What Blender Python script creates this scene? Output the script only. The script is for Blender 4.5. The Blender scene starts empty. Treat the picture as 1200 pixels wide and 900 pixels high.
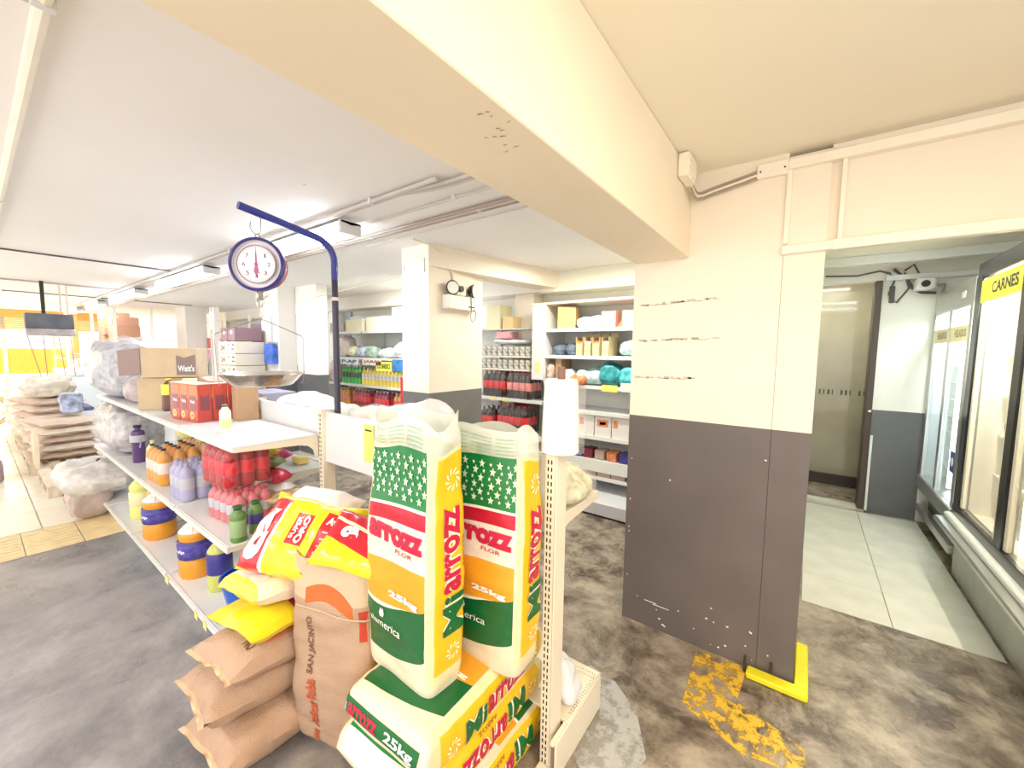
import bpy, bmesh, math, random
from mathutils import Vector, Matrix, noise
from mathutils.bvhtree import BVHTree
from math import sin, cos, pi, radians, sqrt
random.seed(7)
S = bpy.context.scene
COL = S.collection
CEIL = 2.52
# ------------------------------------------------------------------ camera
yaw, pitch, roll = radians(36.341), radians(4.694), radians(0.78)
fw = Vector((-sin(yaw)*cos(pitch), cos(yaw)*cos(pitch), -sin(pitch)))
r0 = Vector((cos(yaw), sin(yaw), 0)); u0 = r0.cross(fw)
rt = cos(roll)*r0 + sin(roll)*u0; up = -sin(roll)*r0 + cos(roll)*u0
cam = bpy.data.cameras.new('camera'); cam.sensor_width = 36; cam.lens = 469/1200*36; cam.clip_start = .02
co = bpy.data.objects.new('camera', cam); COL.objects.link(co)
M3 = Matrix((rt, up, -fw)).transposed()
co.matrix_world = Matrix.Translation((0, 0, 1.6)) @ M3.to_4x4()
S.camera = co
# ------------------------------------------------------------------ world, daylight, exposure
W = bpy.data.worlds.new('daylight'); S.world = W; W.use_nodes = True
bgn = W.node_tree.nodes['Background']; bgn.inputs[0].default_value = (1, .955, .90, 1); bgn.inputs[1].default_value = 1.15
S.view_settings.view_transform = 'Standard'; S.view_settings.look = 'None'
S.view_settings.gamma = 1; S.view_settings.use_curve_mapping = False
S.view_settings.exposure = 0.93

def area(name, loc, size, sizey, power, col, rot=(0, 0, 0)):
    l = bpy.data.lights.new(name, 'AREA'); l.shape = 'RECTANGLE'; l.size = size; l.size_y = sizey
    l.energy = power; l.color = col
    o = bpy.data.objects.new(name, l); o.location = loc; o.rotation_euler = rot; COL.objects.link(o); return o
# daylight coming through the wide shop front at the far left end
area('shopfront_daylight', (-16.5, .2, 1.5), 3.6, 2.2, 140, (1, .78, .46), (0, radians(-90), 0))
# unseen warm lights added over the near aisle, behind and beside the camera
area('unseen_aisle_light', (.85, .55, 2.48), 1.2, .2, 20, (1, .80, .55), (0, 0, 0))
area('unseen_aisle_light', (-1.9, -1.3, 2.46), 1.2, .2, 28, (1, .90, .78), (0, 0, 0))
area('unseen_aisle_light', (.9, -1.6, 2.46), 1.2, .2, 26, (1, .84, .62), (0, 0, 0))
area('alley_lamp', (.48, 3.9, 2.48), .7, .12, 8, (.86, 1, .90), (0, 0, 0))
area('lobby_fill_light', (.2, 5.66, 2.48), .4, .2, 4.5, (1, .98, .84), (0, 0, 0))  # unseen fill added to lighten the olive wall beyond the doorway
area('back_aisle_lamp', (-1.6, 3.3, 2.48), 1.2, .12, 17, (1, .98, .84), (0, 0, 0))
area('back_aisle_lamp', (-4.6, 3.5, 2.48), 1.2, .12, 17, (.96, 1, .95), (0, 0, 0))
area('far_aisle_lamp', (-8.5, 3.4, 2.48), 1.2, .12, 12, (.95, .98, 1), (0, 0, 0))

# ------------------------------------------------------------------ materials
MATS = {}
def nodes(m): return m.node_tree.nodes, m.node_tree.links
def mat(name, col, rough=.6, metal=0, var=.0, scale=6, bump=0, bscale=60, emit=0, ecol=None, alpha=1, trans=0, coat=0, stretch=None):
    if name in MATS: return MATS[name]
    m = bpy.data.materials.new(name); m.use_nodes = True; N, L = nodes(m)
    b = N['Principled BSDF']
    c = (*col, 1)
    b.inputs['Base Color'].default_value = c; b.inputs['Roughness'].default_value = rough
    b.inputs['Metallic'].default_value = metal; b.inputs['Alpha'].default_value = alpha
    b.inputs['Transmission Weight'].default_value = trans; b.inputs['Coat Weight'].default_value = coat
    tc = N.new('ShaderNodeTexCoord'); mp = N.new('ShaderNodeMapping'); L.new(tc.outputs['Object'], mp.inputs[0])
    if stretch: mp.inputs['Scale'].default_value = stretch
    nz = N.new('ShaderNodeTexNoise'); nz.inputs['Scale'].default_value = scale; nz.inputs['Detail'].default_value = 5
    L.new(mp.outputs[0], nz.inputs[0])
    v = max(var, .015)
    mx = N.new('ShaderNodeMix'); mx.data_type = 'RGBA'
    mx.inputs[6].default_value = tuple(max(0, x*(1-v)) for x in col)+(1,)
    mx.inputs[7].default_value = tuple(min(1, x*(1+v)) for x in col)+(1,)
    cr = N.new('ShaderNodeMapRange'); cr.inputs[1].default_value = .3; cr.inputs[2].default_value = .7
    L.new(nz.outputs[0], cr.inputs[0]); L.new(cr.outputs[0], mx.inputs[0]); L.new(mx.outputs[2], b.inputs['Base Color'])
    if bump:
        n2 = N.new('ShaderNodeTexNoise'); n2.inputs['Scale'].default_value = bscale; n2.inputs['Detail'].default_value = 4
        L.new(mp.outputs[0], n2.inputs[0]); bp = N.new('ShaderNodeBump'); bp.inputs['Strength'].default_value = bump
        bp.inputs['Distance'].default_value = .01; L.new(n2.outputs[0], bp.inputs['Height']); L.new(bp.outputs[0], b.inputs['Normal'])
    if emit:
        b.inputs['Emission Color'].default_value = (*(ecol or col), 1); b.inputs['Emission Strength'].default_value = emit
    MATS[name] = m; return m

def print_mat(name, base, layers, rough=.45, bump=.25, bscale=30, coat=.0):
    """flat print in UV space; layers: (col,u0,u1,v0,v1,slope,amp)"""
    m = mat(name, base, rough, bump=bump, bscale=bscale, coat=coat, var=.03, scale=20); N, L = nodes(m); b = N['Principled BSDF']
    prev = b.inputs['Base Color'].links[0].from_socket
    uv = N.new('ShaderNodeUVMap'); sp = N.new('ShaderNodeSeparateXYZ'); L.new(uv.outputs[0], sp.inputs[0])
    def mth(op, a, c):
        n = N.new('ShaderNodeMath'); n.operation = op
        for i, x in enumerate((a, c)):
            if isinstance(x, (int, float)): n.inputs[i].default_value = x
            else: L.new(x, n.inputs[i])
        return n.outputs[0]
    U, V = sp.outputs[0], sp.outputs[1]
    for ly in layers:
        c, a0, a1, b0, b1 = ly[:5]; sl = ly[5] if len(ly) > 5 else 0; am = ly[6] if len(ly) > 6 else 0
        vv = V
        if sl or am:
            d = mth('SUBTRACT', U, (a0+a1)/2); vv = mth('ADD', V, mth('ADD', mth('MULTIPLY', d, sl), mth('MULTIPLY', mth('MULTIPLY', d, d), am)))
        k = mth('MULTIPLY', mth('MULTIPLY', mth('GREATER_THAN', U, a0), mth('LESS_THAN', U, a1)), mth('MULTIPLY', mth('GREATER_THAN', vv, b0), mth('LESS_THAN', vv, b1)))
        mx = N.new('ShaderNodeMix'); mx.data_type = 'RGBA'; L.new(k, mx.inputs[0]); L.new(prev, mx.inputs[6]); mx.inputs[7].default_value = (*c, 1)
        prev = mx.outputs[2]
    L.new(prev, b.inputs['Base Color']); return m

# ------------------------------------------------------------------ mesh builder
class MB:
    def __init__(s): s.bm = bmesh.new(); s.uv = s.bm.loops.layers.uv.new('UVMap')
    def box(s, x0, x1, y0, y1, z0, z1, bev=0, mi=0, rot=None, seg=1):
        t = bmesh.new(); bmesh.ops.create_cube(t, size=1)
        for v in t.verts: v.co = Vector((x0+(v.co.x+.5)*(x1-x0), y0+(v.co.y+.5)*(y1-y0), z0+(v.co.z+.5)*(z1-z0)))
        if bev: bmesh.ops.bevel(t, geom=list(t.edges), offset=bev, segments=seg, affect='EDGES', profile=.5)
        if rot is not None:
            c = Vector(((x0+x1)/2, (y0+y1)/2, (z0+z1)/2))
            for v in t.verts: v.co = c + rot @ (v.co-c)
        return s._merge(t, mi)
    def _merge(s, t, mi=0):
        mp = {}
        for v in t.verts: mp[v] = s.bm.verts.new(v.co)
        for f in t.faces:
            try:
                g = s.bm.faces.new([mp[v] for v in f.verts]); g.material_index = mi
            except ValueError: pass
        t.free(); return s
    def poly(s, pts, faces, mi=0):
        vs = [s.bm.verts.new(p) for p in pts]
        for f in faces:
            try: g = s.bm.faces.new([vs[i] for i in f]); g.material_index = mi
            except ValueError: pass
        return s
    def prism(s, poly, z0, z1, axis='z', mi=0):
        n = len(poly)
        def P(a, b, c): return {'z': (a, b, c), 'y': (a, c, b), 'x': (c, a, b)}[axis]
        pts = [P(a, b, z0) for a, b in poly]+[P(a, b, z1) for a, b in poly]
        fs = [list(range(n))[::-1], list(range(n, 2*n))]+[[i, (i+1) % n, n+(i+1) % n, n+i] for i in range(n)]
        s.poly(pts, fs, mi); bmesh.ops.recalc_face_normals(s.bm, faces=s.bm.faces[-(n+2):] if False else s.bm.faces); return s
    def lathe(s, prof, n=16, c=(0, 0, 0), mi=0, axis='z', caps=True):
        rings = []
        for r, z in prof:
            ring = []
            for i in range(n):
                a = 2*pi*i/n; p = (r*cos(a), r*sin(a), z)
                if axis == 'x': p = (p[2], p[0], p[1])
                if axis == 'y': p = (p[0], p[2], p[1])
                ring.append(s.bm.verts.new(Vector(p)+Vector(c)))
            rings.append(ring)
        for a, b in zip(rings, rings[1:]):
            for i in range(n):
                f = s.bm.faces.new((a[i], a[(i+1) % n], b[(i+1) % n], b[i])); f.material_index = mi
        for ring, fl in ((rings[0], 1), (rings[-1], 0)) if caps else ():
            f = s.bm.faces.new(ring[::-1] if fl else ring); f.material_index = mi
        return s
    def tube(s, pts, r, n=8, mi=0, closed=False):
        pts = [Vector(p) for p in pts]; rings = []
        for i, p in enumerate(pts):
            a = pts[max(0, i-1)]; b = pts[min(len(pts)-1, i+1)]; d = (b-a).normalized()
            if not rings: q = d.to_track_quat('Z', 'Y').to_matrix()
            else: q = (dprev.rotation_difference(d)).to_matrix() @ q
            dprev = d
            ri = r[i] if isinstance(r, (list, tuple)) else r
            if i and rings:
                pass
            ring = [p + q @ Vector((ri*cos(2*pi*k/n), ri*sin(2*pi*k/n), 0)) for k in range(n)]
            rings.append(ring)
        V = [[s.bm.verts.new(p) for p in ring] for ring in rings]
        for a, b in zip(V, V[1:]):
            for i in range(n):
                f = s.bm.faces.new((a[i], a[(i+1) % n], b[(i+1) % n], b[i])); f.material_index = mi
        s.bm.faces.new(V[0][::-1]); s.bm.faces.new(V[-1]); return s
    def grid(s, fn, nu, nv, u=(0, 1), v=(0, 1), mi=0, flip=False, wrap=False):
        g = []
        for i in range(nu+1):
            row = []
            for j in range(nv+1):
                a = u[0]+(u[1]-u[0])*i/nu; b = v[0]+(v[1]-v[0])*j/nv
                row.append((s.bm.verts.new(fn(a, b)), (a, b)))
            g.append(row)
        for i in range(nu):
            for j in range(nv):
                q = [g[i][j], g[i+1][j], g[i+1][j+1], g[i][j+1]]
                if flip: q = q[::-1]
                f = s.bm.faces.new([x[0] for x in q]); f.material_index = mi
                for l, x in zip(f.loops, q): l[s.uv].uv = x[1]
        return s
    def done(s, name, m, parent=None, loc=None, rot=None, weld=0, smooth=True, fix=True):
        if weld: bmesh.ops.remove_doubles(s.bm, verts=s.bm.verts, dist=weld)
        if fix: bmesh.ops.recalc_face_normals(s.bm, faces=s.bm.faces)
        me = bpy.data.meshes.new(name); s.bm.to_mesh(me); s.bm.free()
        for x in (m if isinstance(m, (list, tuple)) else [m]): me.materials.append(x)
        if smooth: me.shade_smooth(); me.set_sharp_from_angle(angle=radians(38))
        o = bpy.data.objects.new(name, me); COL.objects.link(o)
        if parent: o.parent = parent
        if loc is not None: o.location = loc
        if rot is not None: o.rotation_euler = rot
        return o

def tag(o, label, cat, group=None):
    o['label'] = label; o['category'] = cat
    if group: o['group'] = group
    return o
def thing(name, label, cat, loc=(0, 0, 0), rz=0, group=None, rot=None):
    o = bpy.data.objects.new(name, None); COL.objects.link(o); o.location = loc
    o.rotation_euler = rot if rot else (0, 0, rz); o.empty_display_size = .1
    return tag(o, label, cat, group)
def struct(o): o['kind'] = 'structure'; return o
def stuff(o): o['kind'] = 'stuff'; return o
def kids(o): return [c for c in KID.get(o.name, [])]
KID = {}
def index_kids():
    KID.clear()
    for o in bpy.data.objects:
        if o.parent: KID.setdefault(o.parent.name, []).append(o)
def dup(o, loc, rz=None, label=None, group=None, scale=None):
    r = o.copy(); COL.objects.link(r); r.location = loc
    if rz is not None: r.rotation_euler = (0, 0, rz)
    if label: r['label'] = label
    if group: r['group'] = group
    if scale: r.scale = scale
    for ch in KID.get(o.name, []):
        c = ch.copy(); COL.objects.link(c); c.parent = r
        for g in KID.get(ch.name, []):
            d = g.copy(); COL.objects.link(d); d.parent = c
    return r

# ---- flat lettering: outlines of the built-in font turned into triangles
TXT = {}
def glyphs(body, bold=.0):
    k = (body, bold)
    if k in TXT: return TXT[k]
    cu = bpy.data.curves.new('t', 'FONT'); cu.body = body; cu.offset = bold; cu.resolution_u = 3
    ob = bpy.data.objects.new('t', cu); COL.objects.link(ob); bpy.context.view_layer.update()
    me = bpy.data.meshes.new_from_object(ob.evaluated_get(bpy.context.evaluated_depsgraph_get()))
    t = bmesh.new(); t.from_mesh(me)
    bmesh.ops.triangulate(t, faces=t.faces)
    for _ in range(2):
        es = [e for e in t.edges if e.calc_length() > .22]
        if es: bmesh.ops.subdivide_edges(t, edges=es, cuts=1); bmesh.ops.triangulate(t, faces=t.faces)
    vs = [v.co.copy() for v in t.verts]; t.verts.index_update(); fs = [[v.index for v in f.verts] for f in t.faces]
    t.free(); COL.objects.unlink(ob); bpy.data.objects.remove(ob)
    x0 = min(v.x for v in vs); x1 = max(v.x for v in vs); y0 = min(v.y for v in vs); y1 = max(v.y for v in vs)
    r = ([((v.x-x0)/(x1-x0), (v.y-y0)/(y1-y0)) for v in vs], fs)   # unit box
    TXT[k] = r; return r
def text_on(fn, body, m, parent, name='lettering', bold=.03, **kw):
    """fn maps unit box (a,b) to a point in parent's space"""
    vs, fs = glyphs(body, bold); mb = MB()
    mb.poly([fn(a, b) for a, b in vs], fs)
    return mb.done(name, m, parent, smooth=False, fix=False, **kw)
def flat(o, r, u):      # planar frame: origin, right vector, up vector
    o, r, u = Vector(o), Vector(r), Vector(u)
    return lambda a, b: o + r*a + u*b
def project(obj, o, r, u, d, off=.0015, mirror=False):
    """project unit box along d onto obj's mesh (obj's local space)"""
    b = bmesh.new(); b.from_mesh(obj.data); t = BVHTree.FromBMesh(b); b.free()
    o, r, u, d = Vector(o), Vector(r), Vector(u), Vector(d).normalized()
    def f(a, c):
        p = o+r*a+u*c
        h = t.ray_cast(p, d)
        return (h[0] - d*off) if h[0] is not None else p+d*1.0*0+d*.0
    return f

# common materials
def steel(n, c, r=.35): return mat(n, c, r, .9, var=.05)
WHITE = mat('white_wall_paint', (.93, .90, .84), .6, var=.03, scale=2, bump=.06, bscale=25)
CREAM = mat('cream_wall_paint', (.94, .845, .715), .6, var=.025, scale=1.5, bump=.08, bscale=18)
CEILM = mat('ceiling_paint', (.93, .91, .89), .7, var=.02, scale=1.2, bump=.05, bscale=14)
CEILW = mat('near_ceiling_paint', (.96, .90, .76), .7, var=.03, scale=1.2, bump=.08, bscale=14)
GREY = mat('grey_dado_paint', (.150, .150, .158), .42, var=.10, scale=3, bump=.05, bscale=60)
GREYW = mat('warm_grey_dado_paint', (.150, .128, .125), .42, var=.10, scale=3, bump=.05, bscale=60)
SHELF = mat('white_shelf_metal', (.76, .77, .79), .35, var=.02)
IVORY = mat('ivory_shelf_metal', (.84, .77, .63), .35, var=.02)
BLACK = mat('black_plastic', (.02, .02, .02), .4)
SLOT = mat('slot_black', (.018, .014, .012), .9)
DARK = mat('dark_slot', (.05, .04, .035), .8)
KRAFT = mat('kraft_card', (.50, .32, .19), .8, var=.08, scale=12)
KRAFTL = mat('pale_kraft_card', (.64, .50, .33), .8, var=.05, scale=12)
WHITEP = mat('white_plastic', (.84, .84, .84), .35)
YEL = mat('yellow_print', (.95, .78, .03), .45)
YTAG = mat('yellow_tag', (.95, .85, .25), .5)
FILM = mat('clear_film', (.95, .95, .97), .10, alpha=.09)
BAGF = mat('thin_plastic_bag', (.95, .95, .97), .15, alpha=.22, bump=1, bscale=22)
BAGW = mat('white_plastic_bag', (.80, .82, .86), .3, bump=.8, bscale=14)
SILV = steel('brushed_steel', (.62, .62, .60), .35)
CHROME = steel('polished_steel', (.72, .70, .68), .16)
CONDUIT = mat('painted_conduit', (.62, .58, .55), .4, var=.06)
CONDB = mat('brown_conduit', (.42, .33, .27), .4, var=.06)
TUBE = mat('lit_tube', (1, 1, 1), .4, emit=9, ecol=(.86, .93, 1))
RED = mat('red_print', (.75, .02, .05), .4)
GREEN = mat('green_print', (.01, .22, .06), .4)
WPRINT = mat('white_print', (.95, .94, .90), .45)

# ================================================================== STRUCTURE
def concrete():
    m = bpy.data.materials.new('worn_concrete'); m.use_nodes = True; N, L = nodes(m); b = N['Principled BSDF']
    tc = N.new('ShaderNodeTexCoord')
    def nz(sc, det=8, dist=0, rough=.6):
        n = N.new('ShaderNodeTexNoise'); n.inputs['Scale'].default_value = sc; n.inputs['Detail'].default_value = det
        n.inputs['Distortion'].default_value = dist; n.inputs['Roughness'].default_value = rough; L.new(tc.outputs['Object'], n.inputs[0]); return n.outputs[0]
    def ramp(s, a, c0, c1, b2=None):
        r = N.new('ShaderNodeValToRGB'); r.color_ramp.elements[0].position = a[0]; r.color_ramp.elements[1].position = a[1]
        r.color_ramp.elements[0].color = (*c0, 1); r.color_ramp.elements[1].color = (*c1, 1); L.new(s, r.inputs[0]); return r.outputs[0]
    def mix(f, a, c):
        x = N.new('ShaderNodeMix'); x.data_type = 'RGBA'; L.new(f, x.inputs[0]); L.new(a, x.inputs[6]); L.new(c, x.inputs[7]); return x.outputs[2]
    base = ramp(nz(2.6, 12, .35, .72), (.41, .60), (.095, .070, .052), (.50, .43, .34))
    stain = ramp(nz(6, 12, .4, .8), (.42, .58), (.075, .045, .032), (.46, .39, .30))
    c = mix(ramp(nz(.9, 4), (.42, .6), (0, 0, 0), (.8, .8, .8)), base, stain)
    # the aisle on the left is a smoother blue-grey screed, the right one a brown worn slab
    sp = N.new('ShaderNodeSeparateXYZ'); L.new(tc.outputs['Object'], sp.inputs[0])
    cool = ramp(nz(1.5, 10, .2, .7), (.38, .64), (.17, .165, .185), (.38, .375, .385))
    ad = N.new('ShaderNodeMath'); ad.operation = 'ADD'; L.new(sp.outputs[0], ad.inputs[0])
    nn = N.new('ShaderNodeMath'); nn.operation = 'MULTIPLY'; nn.inputs[1].default_value = 1.0; L.new(nz(1.5), nn.inputs[0]); L.new(nn.outputs[0], ad.inputs[1])
    mr = N.new('ShaderNodeMapRange'); mr.inputs[1].default_value = -1.3; mr.inputs[2].default_value = -.5; L.new(ad.outputs[0], mr.inputs[0])
    my = N.new('ShaderNodeMapRange'); my.inputs[1].default_value = .9; my.inputs[2].default_value = 1.5; L.new(sp.outputs[1], my.inputs[0])
    mxm = N.new('ShaderNodeMath'); mxm.operation = 'MAXIMUM'; L.new(mr.outputs[0], mxm.inputs[0]); L.new(my.outputs[0], mxm.inputs[1])
    c = mix(mxm.outputs[0], cool, c)
    L.new(c, b.inputs['Base Color'])
    L.new(ramp(nz(3), (.3, .7), (.22,)*3, (.44,)*3), b.inputs['Roughness'])
    bp = N.new('ShaderNodeBump'); bp.inputs['Strength'].default_value = .25; bp.inputs['Distance'].default_value = .02
    L.new(nz(9, 8), bp.inputs['Height']); L.new(bp.outputs[0], b.inputs['Normal'])
    return m
fl = struct(MB().box(-19, 3, -2.3, 7, -.12, 0).done('floor', concrete()))
# tiled floor pieces: tactile yellow band, pale tiles beyond it, alley tiles
TP = mat('pale_floor_tile', (.86, .80, .68), .25, var=.05, scale=4)
TY = mat('yellow_tactile_tile', (.83, .68, .40), .5, var=.12, scale=8)
TY2 = mat('plain_yellow_tile', (.84, .66, .36), .4, var=.12, scale=8)
TA = mat('alley_floor_tile', (.70, .69, .60), .22, var=.08, scale=5)
def tile_mesh(w, d, ridges=False):
    mb = MB().box(-w/2, w/2, -d/2, d/2, 0, .006, bev=.002)
    if ridges:
        for k in range(4): mb.box(-w/2+.02+k*w/4, -w/2+.02+k*w/4+w/10, -d/2+.02, d/2-.02, .0055, .011, bev=.002)
    return mb
t_r = t_p = t_y = None
for j in range(-4, 5):
    y = j*.31+.02
    for xx in (-5.12, -4.82):
        near = (xx > -5 or True)
        if t_r is None: t_r = tile_mesh(.294, .304, True).done('tactile_tile', TY, fl); o = t_r
        elif j >= 2:
            if t_y is None: t_y = tile_mesh(.294, .304).done('floor_tile', TY2, fl); o = t_y
            else: o = t_y.copy(); COL.objects.link(o)
        else: o = t_r.copy(); COL.objects.link(o)
        o.location = (xx, y, 0)
for i in range(7):
    for j in range(-2, 8):
        if t_p is None: t_p = tile_mesh(.592, .592).done('floor_tile', TP, fl); o = t_p
        else: o = t_p.copy(); COL.objects.link(o)
        o.location = (-5.58-i*.6, j*.6, 0)
mb = MB()
for i in range(7, 22):
    for j in range(-4, 8): mb.box(-5.58-i*.6-.296, -5.58-i*.6+.296, j*.6-.296, j*.6+.296, 0, .006)
stuff(mb.done('far_floor_tiles', TP, fl))
ta = None
for i in range(2):
    for j in range(5):
        if ta is None: ta = tile_mesh(.437, .437).done('floor_tile', TA, fl); o = ta
        else: o = ta.copy(); COL.objects.link(o)
        o.location = (.28+i*.44, 3.36+j*.44, 0)

# ceiling: two bays divided by the beam
ce = MB().box(-19, -.815, -2.3, 7, CEIL, CEIL+.1).done('ceiling', CEILM); struct(ce)
struct(MB().box(-.815, 3, -2.3, 7, CEIL, CEIL+.1).done('ceiling', CEILW))
BEAMU = mat('beam_paint', (.93, .83, .66), .6, var=.03, scale=2, bump=.1, bscale=14)
struct(MB().box(-.815, -.535, -2.3, 2.281, 2.10, CEIL-.001, bev=.004).done('trim_1', BEAMU))

# big column in the foreground right, split at the paint line; seam to the narrower pier
def dado(name, x0, x1, y0, y1, top, zg=1.24, up=CREAM, lo=GREYW, bev=.006):
    mb = MB().box(x0, x1, y0, y1, 0, zg, bev=0, mi=1).box(x0, x1, y0, y1, zg, top, mi=0)
    return struct(mb.done(name, [up, lo]))
dado('wall_column', -.82, -.1205, 2.281, 2.95, CEIL)
dado('wall_pier', -.119, .036, 2.283, 2.95, 2.50)
mb = MB()
rnd = random.Random(3)
for k in range(26):   # paint chips showing the white underneath
    x = -.80+rnd.random()*.75; z = .03+rnd.random()*.16 if k < 18 else .2+rnd.random()*.9
    if k > 20: x = -.80
    w = .002+rnd.random()*.005; mb.box(x, x+w*(1+rnd.random()), 2.2795, 2.2815, z, z+w*1.2)
mb.box(-.69, -.62, 2.2795, 2.2815, .152, .155).box(-.64, -.55, 2.2795, 2.2815, .143, .146)
o = stuff(mb.done('paint_chips', WPRINT)); struct(o)
# grazed dents on the cream part
mb = MB(); 
for z, w in ((1.86, .42), (1.66, .42), (1.45, .3)):
    for k in range(int(w*60)):
        x = -.80+k/60+rnd.random()*.02; mb.box(x, x+.008+rnd.random()*.035, 2.2800, 2.2815, z+rnd.random()*.02+(k/60)*.03, z+rnd.random()*.003+.0215+(k/60)*.03-.02+.001+rnd.random()*.004)
o = mb.done('scuff_marks', mat('scuffed_plaster', (.60, .52, .42), .8)); struct(o); stuff(o); o['kind'] = 'structure'
# front yellow floor paint and kerb by the column foot
YP = bpy.data.materials.new('worn_yellow_floor_paint'); YP.use_nodes = True; N, L = nodes(YP)
n = N.new('ShaderNodeTexNoise'); n.inputs['Scale'].default_value = 14; n.inputs['Detail'].default_value = 9; n.inputs['Roughness'].default_value = .75
tc = N.new('ShaderNodeTexCoord'); L.new(tc.outputs['Object'], n.inputs[0]); r = N.new('ShaderNodeValToRGB')
r.color_ramp.elements[0].position = .47; r.color_ramp.elements[0].color = (0, 0, 0, 1); r.color_ramp.elements[1].position = .53
L.new(n.outputs[0], r.inputs[0]); L.new(r.outputs[0], N['Principled BSDF'].inputs['Alpha']); N['Principled BSDF'].inputs['Base Color'].default_value = (.80, .50, .05, 1)
def sheet(name, pts, m, z=.0015, parent=None, h=.0012):
    return MB().prism([(x, y) for x, y in pts], z, z+h).done(name, m, parent, smooth=False)
o = sheet('yellow_floor_paint', [(-.39, 2.27), (-.37, 1.85), (-.12, 1.75), (.10, 1.80), (.08, 1.93), (-.17, 2.02), (-.155, 2.27)], YP)
struct(o)
k = thing('corner_guard', 'bright yellow painted metal angle kerb at the foot of the big column', 'corner guard', (0, 0, 0))
YM = mat('glossy_yellow_paint', (.90, .78, .02), .4, bump=.5, bscale=40, var=.06)
MB().box(-.155, .095, 2.195, 2.262, .001, .03, bev=.006).done('front_bar', YM, k)
MB().box(.040, .095, 2.262, 2.62, .001, .03, bev=.006).done('side_bar', YM, k)
for q in ([(-.165, 2.24, .002), (-.165, 2.24, .085)], [(-.055, 2.262, .03), (-.055, 2.262, .085)]): MB().tube(q, .006).done('bolt', DARK, k)
PATCH = YP.copy(); PATCH.name = 'new_screed_patch'; PATCH.node_tree.nodes['Principled BSDF'].inputs['Base Color'].default_value = (.46, .46, .45, 1)
for nd in PATCH.node_tree.nodes:
    if nd.type == 'TEX_NOISE': nd.inputs['Scale'].default_value = 7
    if nd.type == 'VALTORGB': nd.color_ramp.elements[0].position = .36; nd.color_ramp.elements[1].position = .52
# light patch of newer screed
o = sheet('floor_patch', [(-.92, 1.66), (-.80, 1.80), (-.66, 1.78), (-.52, 1.68), (-.42, 1.50), (-.46, 1.34), (-.60, 1.30), (-.84, 1.45)], PATCH, .0006, h=.0008); struct(o)

# lintel over the cooler alley with trunking
struct(MB().box(.036, 2.6, 2.30, 2.46, 2.10, CEIL-.001).done('wall_lintel', CREAM))
TR = mat('cream_trunking', (.97, .91, .78), .4)
o = thing('cable_trunking', 'cream cable trunking framing the lintel above the cooler alley', 'trunking')
MB().box(-.122, 2.6, 2.262, 2.300, 2.44, 2.485, bev=.003).done('duct', TR, o)
MB().box(-.124, -.104, 2.264, 2.300, 2.11, 2.44, bev=.002).done('duct', TR, o)
MB().box(.072, .090, 2.270, 2.300, 2.10, 2.44, bev=.002).done('duct', TR, o)
MB().box(-.128, .06, 2.255, 2.300, 2.062, 2.10, bev=.003).done('duct', TR, o)
MB().box(.036, 2.6, 2.262, 2.300, 2.060, 2.105, bev=.003).done('duct', TR, o)
# junction box on the beam, plate on column, three conduits
o = thing('junction_box', 'cream square junction box on the beam side near the column', 'electrical box', (-.533, 2.06, 2.47))
MB().box(0, .05, -.075, .075, -.06, .045, bev=.006).done('box', TR, o)
mb = MB()
for k in range(3): mb.box(.05, .052, -.055, .055, -.045+k*.028, -.043+k*.028)
mb.done('groove', CREAM, o)
o = tag(MB().box(-.245, -.121, 2.262, 2.281, 2.425, 2.492, bev=.004).done('cover_plate', TR), 'cream blanking plate with two screws on the column top', 'cover plate')
for x in (-.23, -.135): MB().lathe([(.004, 0), (.004, .003)], 8, (x, 2.259, 2.455), axis='y').done('screw', DARK, o)
for k in range(3):
    z = 2.462-k*.016
    pts = [(-.505, 2.13, z-.03), (-.505, 2.20, z-.045), (-.50, 2.245, z-.05), (-.48, 2.268-k*.0, z-.045), (-.44, 2.270, z-.035), (-.24, 2.270, z)]
    tag(MB().tube(pts, .0062, 8).done('conduit', CONDB if k % 2 == 0 else TR), ('uppermost', 'middle pale', 'lowest')[k]+' bent conduit between junction box and cover plate on the column', 'conduit', 'three bent conduits over the column')

# back wall with pilasters, roller shutters and soffit
dado('wall_back', -16, -.12, 4.35, 4.5, CEIL, 1.22, WHITE, GREY)
struct(MB().box(-16, -2.4, 4.05, 4.349, 2.30, CEIL-.001).done('trim_2', WHITE))
SHUT = mat('pale_blue_shutter', (.70, .76, .80), .4, var=.03)
for n_, (x0, x1) in enumerate(((-9.95, -7.4), (-12.8, -10.3), (-7.2, -6.95))):
    mb = MB()
    for k in range(24): mb.box(x0, x1, 4.31, 4.345, 1.24+k*.044, 1.24+k*.044+.041, bev=.006)
    o = mb.done('roller_shutter', SHUT); tag(o, ('pale roller shutter between pilasters behind the carton stack', 'pale roller shutter at far left behind the large carton', 'narrow end of pale shutter')[n_], 'roller shutter'); stuff(o)
    o['kind'] = 'structure'
for x in (-13.0, -10.1, -7.3): dado('wall_pilaster', x-.12, x+.12, 4.15, 4.349, 2.30, 1.22, WHITE, GREY)
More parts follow.
